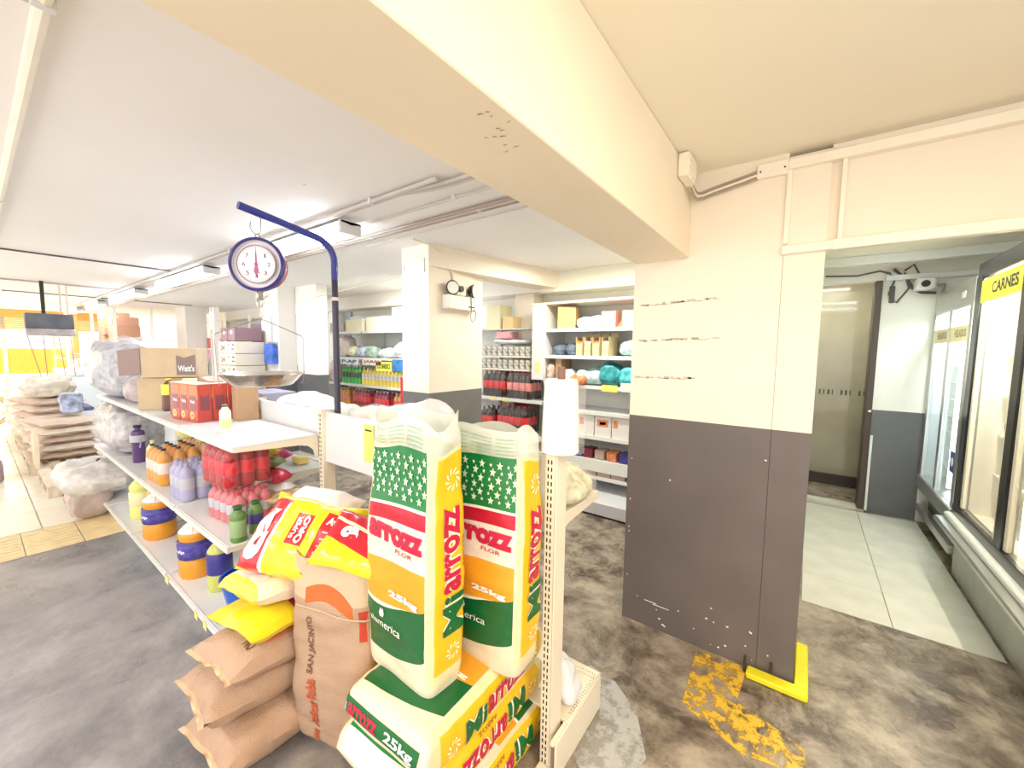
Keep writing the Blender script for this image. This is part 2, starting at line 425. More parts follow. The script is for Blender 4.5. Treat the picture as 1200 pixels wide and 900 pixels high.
# cross beams and slab edges over the middle
struct(MB().prism([(-2.69, 2.414), (-2.37, 4.07), (-2.62, 4.1), (-2.94, 2.45)], 2.33, CEIL-.001).done('trim_3', CREAM))
struct(MB().box(-2.6, -.5, 4.071, 4.349, 2.29, CEIL-.001).done('trim_4', mat('beam_shade_paint', (.86, .85, .74), .6)))
dado('wall_pillar', -3.05, -2.69, 2.414, 3.13, CEIL-.001, 1.215, CREAM, mat('mid_grey_dado', (.19, .185, .18), .45, var=.08))
dado('wall_pillar', -6.30, -5.70, 3.0, 3.16, CEIL-.001, 1.215, WHITE, GREY)
dado('wall_pillar', -6.9, -6.32, 2.75, 3.0, CEIL-.001, 1.215, WHITE, GREY)
dado('wall_pillar', -12.2, -11.5, 3.0, 3.4, CEIL-.001, 1.215, WHITE, GREY)
dado('wall_pillar', -3.0, -2.72, 4.12, 4.349, 2.32, 1.22, CREAM, GREY)
# alley walls and the doorway at its end
dado('wall_alley_left', -.10, 0.03, 2.96, 5.4, CEIL-.001, 1.24, WHITE, GREY)
dado('wall_alley_pier', .555, .935, 5.4, 5.52, CEIL-.001, 1.06, WHITE, GREY)
struct(MB().box(.935, 1.8, 5.4, 5.52, 0, CEIL-.001).done('wall_alley_end', WHITE))
struct(MB().box(.03, .555, 5.4, 5.52, 2.34, CEIL-.001).done('wall_door_head', WHITE))
struct(MB().box(1.72, 1.85, 2.46, 5.4, 0, CEIL-.001).done('wall_right', WHITE))
struct(MB().box(-.4, 1.9, 6.32, 6.42, 0, CEIL).done('wall_lobby_back', mat('olive_glossy_wall', (.46, .43, .33), .07, var=.10, scale=3)))
struct(MB().box(-.42, -.3, 4.5, 6.32, 0, CEIL).done('wall_lobby_left', WHITE))
struct(MB().box(.62, .72, 5.52, 6.32, 0, CEIL).done('wall_lobby_right', mat('olive_glossy_wall', (.4, .4, .3))))
struct(MB().box(-.3, .62, 6.27, 6.32, 0, .13).done('baseboard_lobby', mat('dark_tile_skirting', (.06, .05, .04), .4)))
struct(MB().box(.03, .555, 5.38, 5.54, 0, .03).done('trim_5', TA))
o = MB().box(.50, .552, 5.36, 5.56, .03, 2.34, bev=.003).done('door_1', mat('dark_brown_door', (.075, .05, .04), .4)); struct(o)
MB().lathe([(.012, 0), (.018, .02), (.012, .04)], 10, (.53, 5.31, 1.05), axis='y').done('door_handle', CHROME, o)
struct(MB().box(.556, .578, 5.375, 5.399, .02, .80, bev=.002).done('trim_6', mat('white_corner_strip', (.85, .88, .80), .4)))
ws = thing('wall_sticker', '', ''); rnd = random.Random(5); x = .14
for w in (.022, .012, .03, .016, 0, .028, .03, .014, 0, .028, .026):
    if w:
        MB().box(x, x+max(.010, w*.6), 6.3185, 6.3195, 1.12, 1.18).done('dark_mark', mat('dark_print', (.08, .07, .05), .5), ws)
    x += .042
tag(ws, 'row of small dark marks on the olive wall beyond the doorway', 'sticker')

# ================================================================== CEILING SERVICES
def run(y, z, x0, x1, r, name, lab, m=CONDUIT, grp=None, clamps=()):
    o = thing(name, lab, 'conduit', (0, 0, 0), group=grp)
    MB().tube([(x0, y, z), (x1, y, z)], r, 8).done('pipe', m, o)
    for c in clamps: MB().box(c-.012, c+.012, y-r-.006, y+r+.006, z-r-.003, CEIL, bev=.002).done('clamp', SHELF, o)
    return o
run(1.515, 2.498, -13, -1.62, .013, 'conduit', 'nearest long ceiling conduit above the hanging scale, left one of the close pair', clamps=(-2.2, -4.4, -6.8))
o = tag(MB().tube([(-13, 1.545, 2.498), (-1.95, 1.545, 2.498), (-1.75, 1.60, 2.498), (-1.6, 1.62, 2.50), (-.80, 1.62, 2.505)], .011, 8).done('conduit', CONDUIT), 'ceiling conduit of the close pair that bends sideways at the beam', 'conduit')
o = tag(MB().tube([(-1.95, 1.515, 2.498), (-1.75, 1.56, 2.498), (-1.58, 1.585, 2.5), (-.80, 1.585, 2.505)], .012, 8).done('conduit', CONDUIT), 'short bent ceiling conduit next to the beam', 'conduit')
run(1.775, 2.505, -2.60, -.8, .009, 'conduit', 'single thin ceiling conduit running to the end of the nearest lamp', clamps=(-1.75,))
for k in range(3): run(1.965+k*.03, 2.503, -13, -.8, .011, 'conduit', ('nearest', 'middle', 'farthest')[k]+' of three ceiling conduits side by side beyond the lamps', CONDB if k != 1 else CONDUIT, 'three conduits side by side', clamps=(-1.75, -2.9, -5) if k == 1 else ())
run(2.15, 2.510, -3.2, -.8, .005, 'thin_cable', 'thin pale cable beyond the three ceiling conduits')
lp = run(.17, 2.495, -7, -.9, .018, 'conduit', 'pale conduit at the left edge of the ceiling with clamp', TR, clamps=(-1.66, -4.1))
MB().box(-1.70, -1.62, .10, .15, 2.49, 2.515, bev=.004).done('bracket', SILV, lp)
tag(MB().tube([(-6.25, -1, 2.508), (-6.25, .5, 2.508), (-6.25, 1.52, 2.508)], .009, 6).done('black_cable', mat('dark_cable', (.12, .10, .10), .5)), 'dark cable crossing the left ceiling to the lamp row', 'cable')
tag(MB().tube([(-11, 0.4, 2.508), (-11, 3, 2.508)], .009, 6).done('far_cable', mat('dark_cable', (.12, .10, .10), .5)), 'dark cable crossing the ceiling far left beyond the hanging platform', 'cable')
# fluorescent fittings
def fixture(x0, x1, lab, y=1.64):
    o = thing('fluorescent_lamp', lab, 'lamp', (0, 0, 0))
    MB().prism([(y-.085, 2.47), (y-.065, 2.480), (y+.065, 2.480), (y+.085, 2.47), (y+.035, 2.466), (y, 2.458), (y-.035, 2.466)], x0, x1, 'x').done('reflector', WHITEP, o)
    for s in (x0, x1-.035): MB().box(s, s+.035, y-.08, y+.08, 2.40, 2.484, bev=.004).done('end_cap', SHELF, o)
    for s in (-.05, .05): MB().lathe([(.019, x0+.035), (.019, x1-.035)], 10, (0, y+s, 2.425), axis='x').done('tube', TUBE, o)
    l = area('tube_light', ((x0+x1)/2, y, 2.42), x1-x0, .16, 13, (.70, .82, 1)); l.parent = o
    return o
for a, b, l in ((-3.98, -2.62, 'nearest lit twin-tube lamp behind the blue scale arm'), (-7.2, -5.3, 'second lit ceiling lamp from the scale'), (-10.2, -8.3, 'third lit ceiling lamp from the scale'),
                (-12.6, -11.2, 'fourth lit ceiling lamp, small and far left'), (-15.2, -13.8, 'farthest lit ceiling lamp at the shop front')):
    fixture(a, b, l)
# emergency light on the mid pillar
o = thing('emergency_light', 'white emergency light box with two round lamps on the mid pillar', 'emergency light', (-2.69, 2.77, 2.04))
MB().box(0, .085, -.20, .19, -.065, .06, bev=.006).done('housing', mat('emergency_housing', (.86, .84, .76), .4), o)
mb = MB()
for k in range(6): mb.box(.085, .087, -.19, -.11, -.055+k*.019, -.047+k*.019)
mb.done('vent', mat('vent_blue_grey', (.68, .76, .80), .5), o)
MB().box(.085, .087, .06, .15, -.035, -.025).done('badge', DARK, o)
MB().box(.0, .07, -.09, .05, .065, .17, bev=.01).done('bracket', IVORY, o)
MB().lathe([(.03, 0), (.028, .02)], 12, (.07, -.03, .125), axis='x').done('socket', BLACK, o)
for s, a in ((-.13, -.35), (.13, .45)):
    h = MB().lathe([(.02, -.03), (.05, -.01), (.062, .02), (.066, .03), (.060, .034)], 20, axis='x').done('lamp_shell', BLACK, o, (.05, s, .125), (0, 0, a))
    MB().lathe([(.057, .030), (.055, .0355)], 20, axis='x').done('lens', mat('lamp_lens', (.85, .84, .78), .15, bump=.5, bscale=120), h)
tag(MB().tube([(-2.65, 2.20, 2.50), (-2.66, 2.42, 2.50), (-2.675, 2.56, 2.46), (-2.68, 2.66, 2.38), (-2.68, 2.70, 2.28), (-2.68, 2.70, 2.20)], .009, 8).done('flexible_conduit', IVORY), 'cream conduit curving down from the ceiling to the emergency light', 'conduit')
tag(MB().tube([(-2.60, 2.86, 2.14), (-2.60, 2.87, 1.98), (-2.60, 2.85, 1.91), (-2.60, 2.88, 1.87), (-2.60, 2.92, 1.90), (-2.60, 2.93, 1.96), (-2.60, 2.9, 1.99)], .0045, 6).done('power_cord', mat('grey_cord', (.2, .18, .16), .5)), 'dark looped cord hanging at the emergency light', 'cord')
# small fittings on pillar front
tag(MB().box(-3.02, -3.01, 2.405, 2.414, 2.26, 2.36).box(-3.02, -2.96, 2.405, 2.414, 2.26, 2.268).done('hook_bracket', SILV), 'small L-shaped metal hook, left one on the pillar top', 'hook')
tag(MB().box(-2.745, -2.737, 2.405, 2.414, 2.28, 2.40).box(-2.82, -2.737, 2.405, 2.414, 2.28, 2.288).done('hook_bracket', SILV), 'small L-shaped metal hook near the pillar edge', 'hook')
tag(MB().tube([(-5.7, 2.9, 2.30), (-3.06, 2.5, 2.30)], .006, 6).done('pipe_run', IVORY), 'thin pale pipe between the white pillar and the shelves', 'pipe')

# ================================================================== FRONT GONDOLA
SY = 1.25     # spine
G = thing('shelving_gondola', 'long white slotted double-sided shelving unit in the foreground, sacks at its near end', 'shelving')
def upright(x, m=IVORY, h=1.235, name='upright', slots=True, far=False):
    """slotted post with two rows of slots"""
    o = MB()
    y0, y1 = SY-.03, SY+.045
    o.box(x-.020, x-.0165, y0, y1, 0, h).box(x+.0155, x+.019, y0, y1, 0, h).box(x-.020, x+.019, y1-.003, y1, 0, h)
    o.box(x-.0164, x+.0154, y0, y0+.003, 0, h)
    p = o.done(name, m, G, smooth=False)
    q = MB(); z = .03
    while z < h-.03:
        for cx in (-.0095, .0045): q.box(x+cx-.0027, x+cx+.0027, y0-.0005, y0+.002, z, z+.0155)
        z += .0265
    stuff(q.done('slots', SLOT, p, smooth=False))
    return p
for x in (-.72, -1.52, -2.31, -3.22, -4.13, -5.04, -5.95): upright(x)
for x in (-.72, -2.31): MB().box(x+.0205, x+.026, SY-.03, SY+.045, 0, 1.235, bev=.001).done('side_plate', IVORY, G)
# back panels (upper strip only in the open foreground bays)
def panel(x0, x1, z0, z1): MB().box(x0+.021, x1-.021, SY-.012, SY+.012, z0, z1, bev=.003).done('back_panel', SHELF, G)
for a, b in ((-1.52, -.72), (-2.31, -1.52)): panel(a, b, .925, 1.225)
for a, b in ((-3.22, -2.31), (-4.13, -3.22), (-5.04, -4.13), (-5.95, -5.04)): panel(a, b, 1.07, 1.225)
for a, b in ((-4.13, -3.22), (-5.04, -4.13), (-5.95, -5.04)): panel(a, b, .80, 1.06)
RAIL = mat('price_rail', (.84, .84, .78), .3)
def shelf(x0, x1, ya, yb, z, name='shelf', lip=.03, m=SHELF, bracket=True):
    """deck with folded front lip, price rail and end brackets; ya front edge, yb at the spine"""
    s = 1 if ya < yb else -1
    o = MB().box(x0, x1, min(ya, yb), max(ya, yb), z-.012, z, bev=.002).done(name, m, G)
    f = sorted((ya, ya+s*.006)); MB().box(x0, x1, f[0], f[1], z-lip, z+.004, bev=.0015).done('front_lip', m, o)
    f = sorted((ya-s*.007, ya)); mb = MB().box(x0+.002, x1-.002, f[0], f[1], z-lip+.002, z-.003, bev=.001).done('price_rail', RAIL, o)
    if bracket:
        for x in (x0, x1-.004):
            P = [(ya, z-.012), (yb, z-.012), (yb, z-.135), (yb-s*.02, z-.135), (yb-s*.03, z-.09), (yb-s*.06, z-.062), (yb-s*.11, z-.05), (ya, z-.030)]
            MB().prism(P, x, x+.003, 'x').done('bracket', IVORY, o)
    return o
for x0, x1 in ((-3.21, -2.335), (-4.12, -3.23), (-5.03, -4.14), (-5.94, -5.05)):
    shelf(x0, x1, .777, SY-.032, 1.09); shelf(x0, x1, .735, SY-.032, .575, lip=.035)
    shelf(x0, x1, .675, SY-.032, .15, lip=.03, bracket=False)
    MB().box(x0, x1, .72, .728, .004, .118, bev=.001).done('kick_plate', SHELF, G)
for x in (-.72, -1.52): MB().box(x-.02, x+.019, .95, SY-.031, .001, .03, bev=.003).done('foot_bar', IVORY, G)
# far side decks
shelf(-1.51, -.735, 1.68, SY+.05, .965, lip=.035, m=IVORY)
for x0, x1 in ((-3.21, -2.335), (-4.12, -3.23), (-5.03, -4.14)):
    shelf(x0, x1, 1.72, SY+.05, 1.09)
shelf(-4.12, -2.95, 1.62, SY+.05, .70)
o = shelf(-1.51, -.665, 1.60, SY+.05, .165, lip=.16, bracket=False, m=IVORY)
MB().box(-.667, -.660, 1.20, 1.60, .004, .158, bev=.002).done('end_panel', IVORY, o)
MB().box(-.735, -.667, 1.30, 1.595, .1655, .168, bev=.001).box(-.68, -.665, 1.19, 1.30, .153, .167, bev=.001).done('end_deck', IVORY, o)
mb = MB()
for k in range(12):
    for j in range(2): mb.lathe([(.0022, 0), (.0022, .0006)], 6, (-.80+k*.011+j*.004, 1.575-j*.022, .1685 if k > 5 else .1652))
for k in range(16):
    for j in range(2): mb.lathe([(.0022, 0), (.0022, .0006)], 6, (-.680+j*.008, 1.34+k*.015, .168))
stuff(mb.done('perforation', DARK, o))

for i, (x, y, z) in enumerate(((-3.22, .668, .135), (-2.66, .668, .13), (-2.52, .668, .13))):
    w = (.07, .045, .045)[i]
    tag(MB().box(x, x+w, -.0, .0015, -.03, .015).done('price_tag', YTAG, None, (0, .664, z)), ('large pale yellow price tag on the base shelf below the juice bottles', 'small yellow price tag on the base shelf, left of the last one', 'small yellow price tag on the base shelf, nearest the sacks')[i], 'price tag')
tag(MB().box(-1.885, -1.80, 1.2315, 1.2345, 1.00, 1.20).done('notice_card', mat('yellow_notice', (.85, .75, .18), .5)), 'yellow notice card on the white panel behind the near rice sack', 'notice')
o = bpy.data.objects['notice_card']
MB().box(-1.87, -1.815, 1.2300, 1.2312, 1.168, 1.176).done('print_line', DARK, o)

# roll of produce bags on top of the end post
R = thing('bag_roll', 'thick white roll of plastic bags standing on the near post', 'bag roll', (-.705, 1.257, 1.237))
prof = [(.020, 0), (.062, .0), (.068, .004), (.067, .05), (.062, .20), (.059, .262), (.054, .266), (.020, .266)]
MB().lathe(prof, 36).done('roll', mat('rolled_white_film', (.94, .93, .91), .35, bump=.15, bscale=30, stretch=(1, 1, 8)), R)
MB().lathe([(.014, .0), (.014, .31)], 16).done('core_tube', mat('dark_core', (.22, .13, .09), .6), R)
MB().prism([(.060, 0.0), (.075, .012), (.078, .04), (.060, .03)], .0, .24, 'z').done('loose_edge', FILM, R)

# ================================================================== HANGING SCALE
BL = mat('blue_paint', (.035, .05, .36), .35, coat=.4)
NV = mat('dark_navy_paint', (.02, .018, .06), .3, coat=.5)
St = thing('scale_stand', 'dark blue tubular stand with bent arm fixed behind the shelf, scale hanging from it', 'stand', (-2.255, 1.30, 1.10))
pts = [(0, 0, 0), (0, 0, 1.0)]
R_ = .13; pts += [(0, -R_*(1-cos(a)), 1.0+R_*sin(a)*.95) for a in [radians(x) for x in (12, 25, 38, 50, 62, 74)]]
pts += [(0, -.30, 1.155), (0, -.485, 1.185)]
MB().tube(pts[:2], .0185, 16).done('post', NV, St)
MB().tube([(0, 0, .9)]+pts[1:], .0188, 16).done('arm', BL, St)
MB().lathe([(.0192, .78), (.0192, .80)], 16).done('sticker', mat('pale_sticker', (.85, .78, .72), .5), St)
SC = thing('hanging_scale', 'round dial hanging scale with red body, blue rim and steel pan on a wire bail', 'scale', (-2.255, .895, 2.015))
ang = radians(-14)      # dial turned to look at the aisle
hd = Vector((sin(radians(62)), -cos(radians(62)), 0))   # facing direction of the dial
hd = Vector((.665, -.747, 0)).normalized()
rs = Vector((0, 0, 1)).cross(hd).normalized()           # dial's right seen from the front
rzd = math.atan2(hd.y, hd.x)
def onaxis(mb): return mb
D = MB().lathe([(.105, -.07), (.115, -.062), (.115, -.015)], 40, axis='x').done('drum', mat('scale_red_body', (.62, .03, .10), .35, coat=.4), SC, (0, 0, 0), (0, 0, rzd))
MB().lathe([(.118, -.018), (.130, -.012), (.134, .0), (.132, .022), (.124, .028), (.118, .024), (.118, .0)], 48, axis='x').done('rim', NV if 0 else mat('scale_blue_rim', (.03, .025, .22), .3, coat=.5), SC, (0, 0, 0), (0, 0, rzd))
Fc = MB().lathe([(.112, .005), (.119, .018), (.121, .0185), (.121, .0)], 40, axis='x').done('bezel', mat('pearl_grey', (.78, .74, .80), .3), SC, (0, 0, 0), (0, 0, rzd))
FD = MB().lathe([(.090, 0.0), (.090, .0195)], 40, axis='x').done('dial', mat('dial_white', (.90, .86, .88), .25), SC, (0, 0, 0), (0, 0, rzd))
mb = MB(); mb.lathe([(.090, .0), (.0945, .0225), (.092, .0225), (.0885, .0200)], 40, axis='x', caps=False).done('dial_ring', mat('dial_ring_grey', (.33, .30, .36), .4), SC, (0, 0, 0), (0, 0, rzd))
INK = mat('dial_ink', (.12, .06, .12), .5)
mb = MB()
for k in range(80):
    a = 2*pi*k/80; l = .010 if k % 10 == 0 else (.007 if k % 5 == 0 else .004)
    c, s_ = cos(a), sin(a); w = .0009
    mb.poly([(.0199, (.086)*c-w*s_, .086*s_+w*c), (.0199, .086*c+w*s_, .086*s_-w*c), (.0199, (.086-l)*c+w*s_, (.086-l)*s_-w*c), (.0199, (.086-l)*c-w*s_, (.086-l)*s_+w*c)], [(0, 1, 2, 3)])
stuff(mb.done('tick_marks', INK, FD, smooth=False))
for k in range(8):   # numerals 0-9 kg clockwise
    a = pi/2 - 2*pi*(k)/8
    if k == 0: continue
    cy, cz = .060*cos(a), .060*sin(a)
    nw = .007 if k == 1 else .016
    text_on(flat((.0200, cy-nw/2, cz-.010), (0, nw, 0), (0, 0, .020)), str(k), INK, FD, 'numeral', .01)
text_on(flat((.0200, -.020, -.045), (0, .040, 0), (0, 0, .010)), '10 Kg', INK, FD, 'numeral', .01)
NP = mat('needle_purple', (.42, .08, .28), .4)
MB().poly([(.022, -.004, 0), (.022, -.011, -.030), (.022, 0, -.066), (.022, .011, -.030), (.022, .004, 0), (.022, .003, .045), (.022, .0, .078), (.022, -.003, .045)], [range(8)]).lathe([(.008, .0195), (.008, .024)], 12, axis='x').done('needle', NP, FD)
WIRE = steel('wire_steel', (.50, .46, .46), .3)
MB().tube([(0, 0, .128), (0, .012, .142), (0, 0, .156), (0, -.012, .142), (0, 0, .128)], .003, 6).done('top_ring', WIRE, SC)
MB().tube([(0, -.028, .205), (0, -.032, .180), (0, -.022, .158), (0, -.004, .150), (0, .012, .158), (0, .018, .180), (0, .018, .252)], .0028, 6).done('s_hook', WIRE, SC)
MB().box(-.012, .012, -.016, .016, -.175, -.128, bev=.005).done('stem', CHROME, SC)
MB().tube([(0, .0, -.165), (0, .016, -.185), (0, .008, -.208), (0, -.008, -.208), (0, -.014, -.185), (0, 0, -.165)], .0045, 8).done('shackle', CHROME, SC)
MB().tube([(0, 0, -.205), (0, .01, -.225), (0, .012, -.25), (0, .004, -.268), (0, .0, -.285)], .0024, 6).done('hook', WIRE, SC)
B_ = .195
bdir = Vector((.25, .97, 0)).normalized()
def bp_(t, z): return tuple(bdir*t+Vector((0, 0, z)))
MB().tube([bp_(-B_*.92, -.60), bp_(-B_*.95, -.58), bp_(-B_, -.362), bp_(-B_*.96, -.350), bp_(-.02, -.275), bp_(.0, -.270), bp_(.02, -.275), bp_(B_*.96, -.350), bp_(B_, -.362), bp_(B_*.99, -.58), bp_(B_*.93, -.605)], .0030, 6).done('wire_bail', WIRE, SC)
MB().lathe([(.001, -.602), (.125, -.602), (.138, -.595), (.182, -.545), (.190, -.543), (.191, -.546), (.184, -.552), (.139, -.602), (.125, -.607), (.001, -.607)], 48).done('pan', mat('pan_steel', (.62, .55, .50), .18, .95, var=.15, scale=14, bump=.3, bscale=16), SC)

# ================================================================== SACKS
class Loft:
    """box-like filled sack; u 0..4 round the four faces (front,right,back,left), v 0..1 along its length"""
    def __init__(s, w, d, h, closed, seed, open_h=0, p=6, lean=(0, 0), bulge=.07, wr=.004, neck=0):
        s.w, s.d, s.h, s.closed, s.seed, s.open_h, s.p, s.lean, s.bulge, s.wr, s.neck = w, d, h, closed, seed, open_h, p, lean, bulge, wr, neck
    def ab(s, u):
        u = u % 4; f = int(u); t = (u-f)*2-1
        return ((t, -1), (1, t), (-t, 1), (-1, -t))[f]
    def P(s, u, v, off=0):
        a, b = s.ab(u); p_ = s.p if (s.closed or v < .85) else s.p+(2.6-s.p)*min(1, (v-.85)/.15)
        k = (abs(a)**p_+abs(b)**p_)**(-1/p_)
        X, Y = a*k*s.w/2, b*k*s.d/2; sc = 1
        if s.closed:
            e = min(v, 1-v)
            r = s.d*.42/s.h
            if e < r:
                q = 1-e/r; sc = sqrt(max(0.0, 1-q*q))
                Y *= max(.10, sc); X *= (.93+.07*sc)
            else: sc = 1
            Y *= 1+s.bulge*sin(pi*v)*(1-(a*k)**2)
            X *= 1+.03*sin(pi*v)*(1-(b*k)**2)
        else:
            f = 1+s.bulge*sin(pi*min(1, v*1.25))*.6
            X *= f; Y *= 1+s.bulge*sin(pi*min(1, v*1.2))*1.2
            if v < .06: q = (1-v/.06); X *= 1-.05*q*q; Y *= 1-.10*q*q
            if s.neck and v > .72:
                q = (v-.72)/.28; X *= 1-s.neck*.5*sin(pi*min(1, q*1.1)); Y *= 1-s.neck*sin(pi*min(1, q*1.1)*.9)
        Z = v*s.h
        n = noise.noise(Vector((X*5+s.seed*7.3, Y*5, Z*9)))*s.wr*1.6 + noise.noise(Vector((X*9+s.seed, Y*9, Z*26)))*s.wr*.9
        if not s.closed and v > .78:
            q = (v-.78)/.22
            n += noise.noise(Vector((X*6+s.seed*3, Y*6, Z*4)))*.022*q
            Z += noise.noise(Vector((a*.9+s.seed, b*.9, 0)))*.035*q*q
            Z += (.02*q if True else 0)
        X += s.lean[0]*v*v; Y += s.lean[1]*v*v
        nn = Vector((a if abs(a) == 1 else a*.3, b if abs(b) == 1 else b*.3, 0)).normalized()
        return Vector((X, Y, Z)) + nn*(n+off)
    def build(s, name, m, parent=None, nu=14, nv=44, vmax=1.0, vmin=0.0):
        mb = MB()
        mb.grid(lambda u, v: s.P(u, v), nu*4, nv, u=(0, 4), v=(vmin, vmax))
        # end caps
        for v in ([0, 1] if s.closed else ([0] if vmin == 0 else [])):
            c = sum((s.P(k*.25, v) for k in range(16)), Vector())/16; N_ = nu*4
            ring = [s.P(4*i/N_, v) for i in range(N_)]
            vs = [mb.bm.verts.new(p) for p in ring]; cv = mb.bm.verts.new(c)
            for i in range(N_):
                f = mb.bm.faces.new((vs[i], vs[(i+1) % N_], cv))
                for l in f.loops: l[mb.uv].uv = (4*i/N_, v)
        return mb.done(name, m, parent, weld=.0004)
    def text(s, body, u0, u1, v0, v1, m, parent, vert=False, off=.0035, bold=.03, name='lettering'):
        """horizontal: a->u, b->v ; vert: text runs up along v"""
        if vert: fn = lambda a, b: s.P(u1-(u1-u0)*b, v0+(v1-v0)*a, off)
        else: fn = lambda a, b: s.P(u0+(u1-u0)*a, v0+(v1-v0)*b, off)
        return text_on(fn, body, m, parent, name, bold)

RW = (.78, .70, .55)
def rice_mat():
    F, Sd = 0, 1
    ly = []
    for f in (0, 2):
        ly += [((.76, .69, .52), f, f+1, .0, 1), ((.004, .12, .03), f+.03, f+.97, .10, .31, -.08, -.12), ((.96, .93, .82), f+.03, f+.97, .305, .318, -.12, -.25), ((.82, .36, .02), f+.03, f+.97, .318, .50, -.05, -.1),
               ((.84, .76, .66), f+.03, f+.97, .50, .665, -.03, .05), ((.52, .004, .03), f+.03, f+.97, .665, .725, -.03, .05), ((.96, .93, .82), f+.03, f+.97, .725, .737, -.03, .05), ((.006, .20, .045), f+.03, f+.97, .737, .945, -.03, .05),
               ((.93, .90, .80), f+.03, f+.97, .945, 1.1)]
    for f in (1, 3):
        ly += [((.80, .70, .40), f, f+1, .05, .95), ((.84, .52, .01), f+.16, f+.95, .10, .93)]
    return print_mat('rice_sack_print', RW, ly, .38, .30, 26, coat=.15)
RICE = rice_mat()
def star_pts(cx, cy, r): return [(cx+r*(1 if k % 2 == 0 else .42)*sin(k*pi/5), cy+r*(1 if k % 2 == 0 else .42)*cos(k*pi/5)) for k in range(10)]
PINK = mat('rice_red_letter', (.55, .008, .06), .4)
DGREEN = mat('rice_green_letter', (.004, .13, .03), .4)
OUTL = mat('rice_letter_outline', (.96, .93, .72), .45)
STAR = mat('pale_star', (.80, .92, .70), .45)
def rice_prints(L, o, faces=(0,), sides=(1,), stars=True, asp=2.4):
    for f in faces:
        if stars:
            mb = MB(); rr = random.Random(L.seed)
            du = .055/ L.w; 
            for j in range(8):
                for i in range(9):
                    r = .0150 if (i+j) % 2 == 0 else .0075
                    cu, cv = f+.075+i*.108+(.03 if j % 2 else 0), .745+j*.0275
                    if cu > f+.95: continue
                    vlo = .757+.03*(cu-f-.5)-.05*(cu-f-.5)**2
                    if cv < vlo+.01 or cv > .935: continue
                    pts = [L.P(a, b, .003) for a, b in [(cu+x/L.w, cv+y/L.h) for x, y in star_pts(0, 0, r)]]
                    mb.poly(pts+[L.P(cu, cv, .0034)], [(k, (k+1) % 10, 10)[::-1] for k in range(10)])
            stuff(mb.done('star_print', STAR, o, smooth=False, fix=False))
        L.text('arrozz', f+.12, f+.93, .572, .645, PINK, o, bold=.06)
        L.text('FLOR', f+.55, f+.78, .545, .562, PINK, o, bold=.01)
        L.text('25kg', f+.46, f+.86, .350, .385, WPRINT, o, bold=.05)
        L.text('alamerica', f+.14, f+.62, .205, .235, WPRINT, o, bold=.0)
        leaf = MB(); 
        for dx, sgn in ((0, 1), (.03, -1)):
            leaf.poly([L.P(f+.33+dx, .245, .003), L.P(f+.33+dx+.03*sgn, .26, .003), L.P(f+.33+dx, .285, .003), L.P(f+.33+dx-.02*sgn, .262, .003)], [(0, 1, 2, 3)])
        leaf.done('leaf_print', WPRINT, o, smooth=False, fix=False)
    for f in sides:
        for body, v0, v1, m in (('Mi', .245, .40, DGREEN), ('arrozz', .412, .745, PINK)):
            top = .40 if body == 'arrozz' else .36
            L.text(body, f+(.34 if body == 'Mi' else .34), f+(.84 if body == 'Mi' else .74), v0, v1, OUTL, o, True, .0032, .085, 'lettering_outline')
            L.text(body, f+(.34 if body == 'Mi' else .34), f+(.84 if body == 'Mi' else .74), v0, v1, m, o, True, .0048, .035)
        L.text('ARROZ', f+.83, f+.90, .48, .62, mat('brown_letter', (.35, .14, .02), .5), o, True, .004, .02)
        mb = MB()
        for cv, r in ((.17, .028), (.84, .034)):
            for t in range(9):
                a0 = t*.7; 
                pa = [L.P(f+.58+r*k*sin(a0+k*.9)/L.d, cv+r*k*cos(a0+k*.9)/L.h, .0035) for k in (.45, 1.0)]
                pb = [L.P(f+.58+r*k*sin(a0+.32+k*.9)/L.d, cv+r*k*cos(a0+.32+k*.9)/L.h, .0035) for k in (.45, 1.0)]
                mb.poly([pa[0], pa[1], pb[1], pb[0]], [(0, 1, 2, 3)])
        stuff(mb.done('wheat_emblem', mat('pale_emblem', (.97, .93, .55), .5), o, smooth=False, fix=False))
# three lying sacks under the standing ones
def lying(lab, x, y0, ztop, w, t, ln, flip, seed, rz=0):
    o = thing('rice_sack', lab, 'rice sack', (x, y0, ztop-t/2), rz)
    L = Loft(w, t, ln, True, seed, p=5, bulge=.10, wr=.005)
    # the sack lies along +Y of its root
    b = L.build('sack_body', RICE, o)
    pr_ = []
    rice_prints(L, b, (0,), (1,), stars=not flip)
    RX = radians(-90) if not flip else radians(90)
    b.rotation_euler = (RX, 0, 0)
    if flip: b.location = (0, ln, 0)
    return o, b, L
o1, b1, L1 = lying('topmost flat rice sack carrying the two upright sacks', -1.015, .70, .462, .40, .160, .70, False, 1, radians(2))
o2, b2, L2 = lying('second flat rice sack of the stack, lettering upside down', -1.03, .68, .307, .42, .15, .73, True, 2, radians(1))
o3, b3, L3 = lying('third flat rice sack of the stack, lettering upside down', -1.00, .71, .160, .41, .15, .70, True, 3)
# near end of the top sack: green gusset with lettering, projected on the cloth (body space: x across, y=-up, z=along)
Gm = DGREEN
f = project(b1, (-.19, .012, -.05), (.36, .0, 0), (0, -.052, 0), (0, 0, 1), .0025)
mb = MB(); mb.grid(lambda a, c: f(a, c-.35*0), 26, 5); stuff(mb.done('gusset_band', Gm, b1, fix=False)); 
for ob in (b1,):
    f2 = project(b1, (-.165, .004, -.05), (.15, 0, 0), (0, -.034, 0), (0, 0, 1), .0045)
    text_on(f2, 'arrozz', PINK, b1)
    text_on(project(b1, (.02, .004, -.05), (.13, 0, 0), (0, -.034, 0), (0, 0, 1), .0045), '25kg', WPRINT, b1)

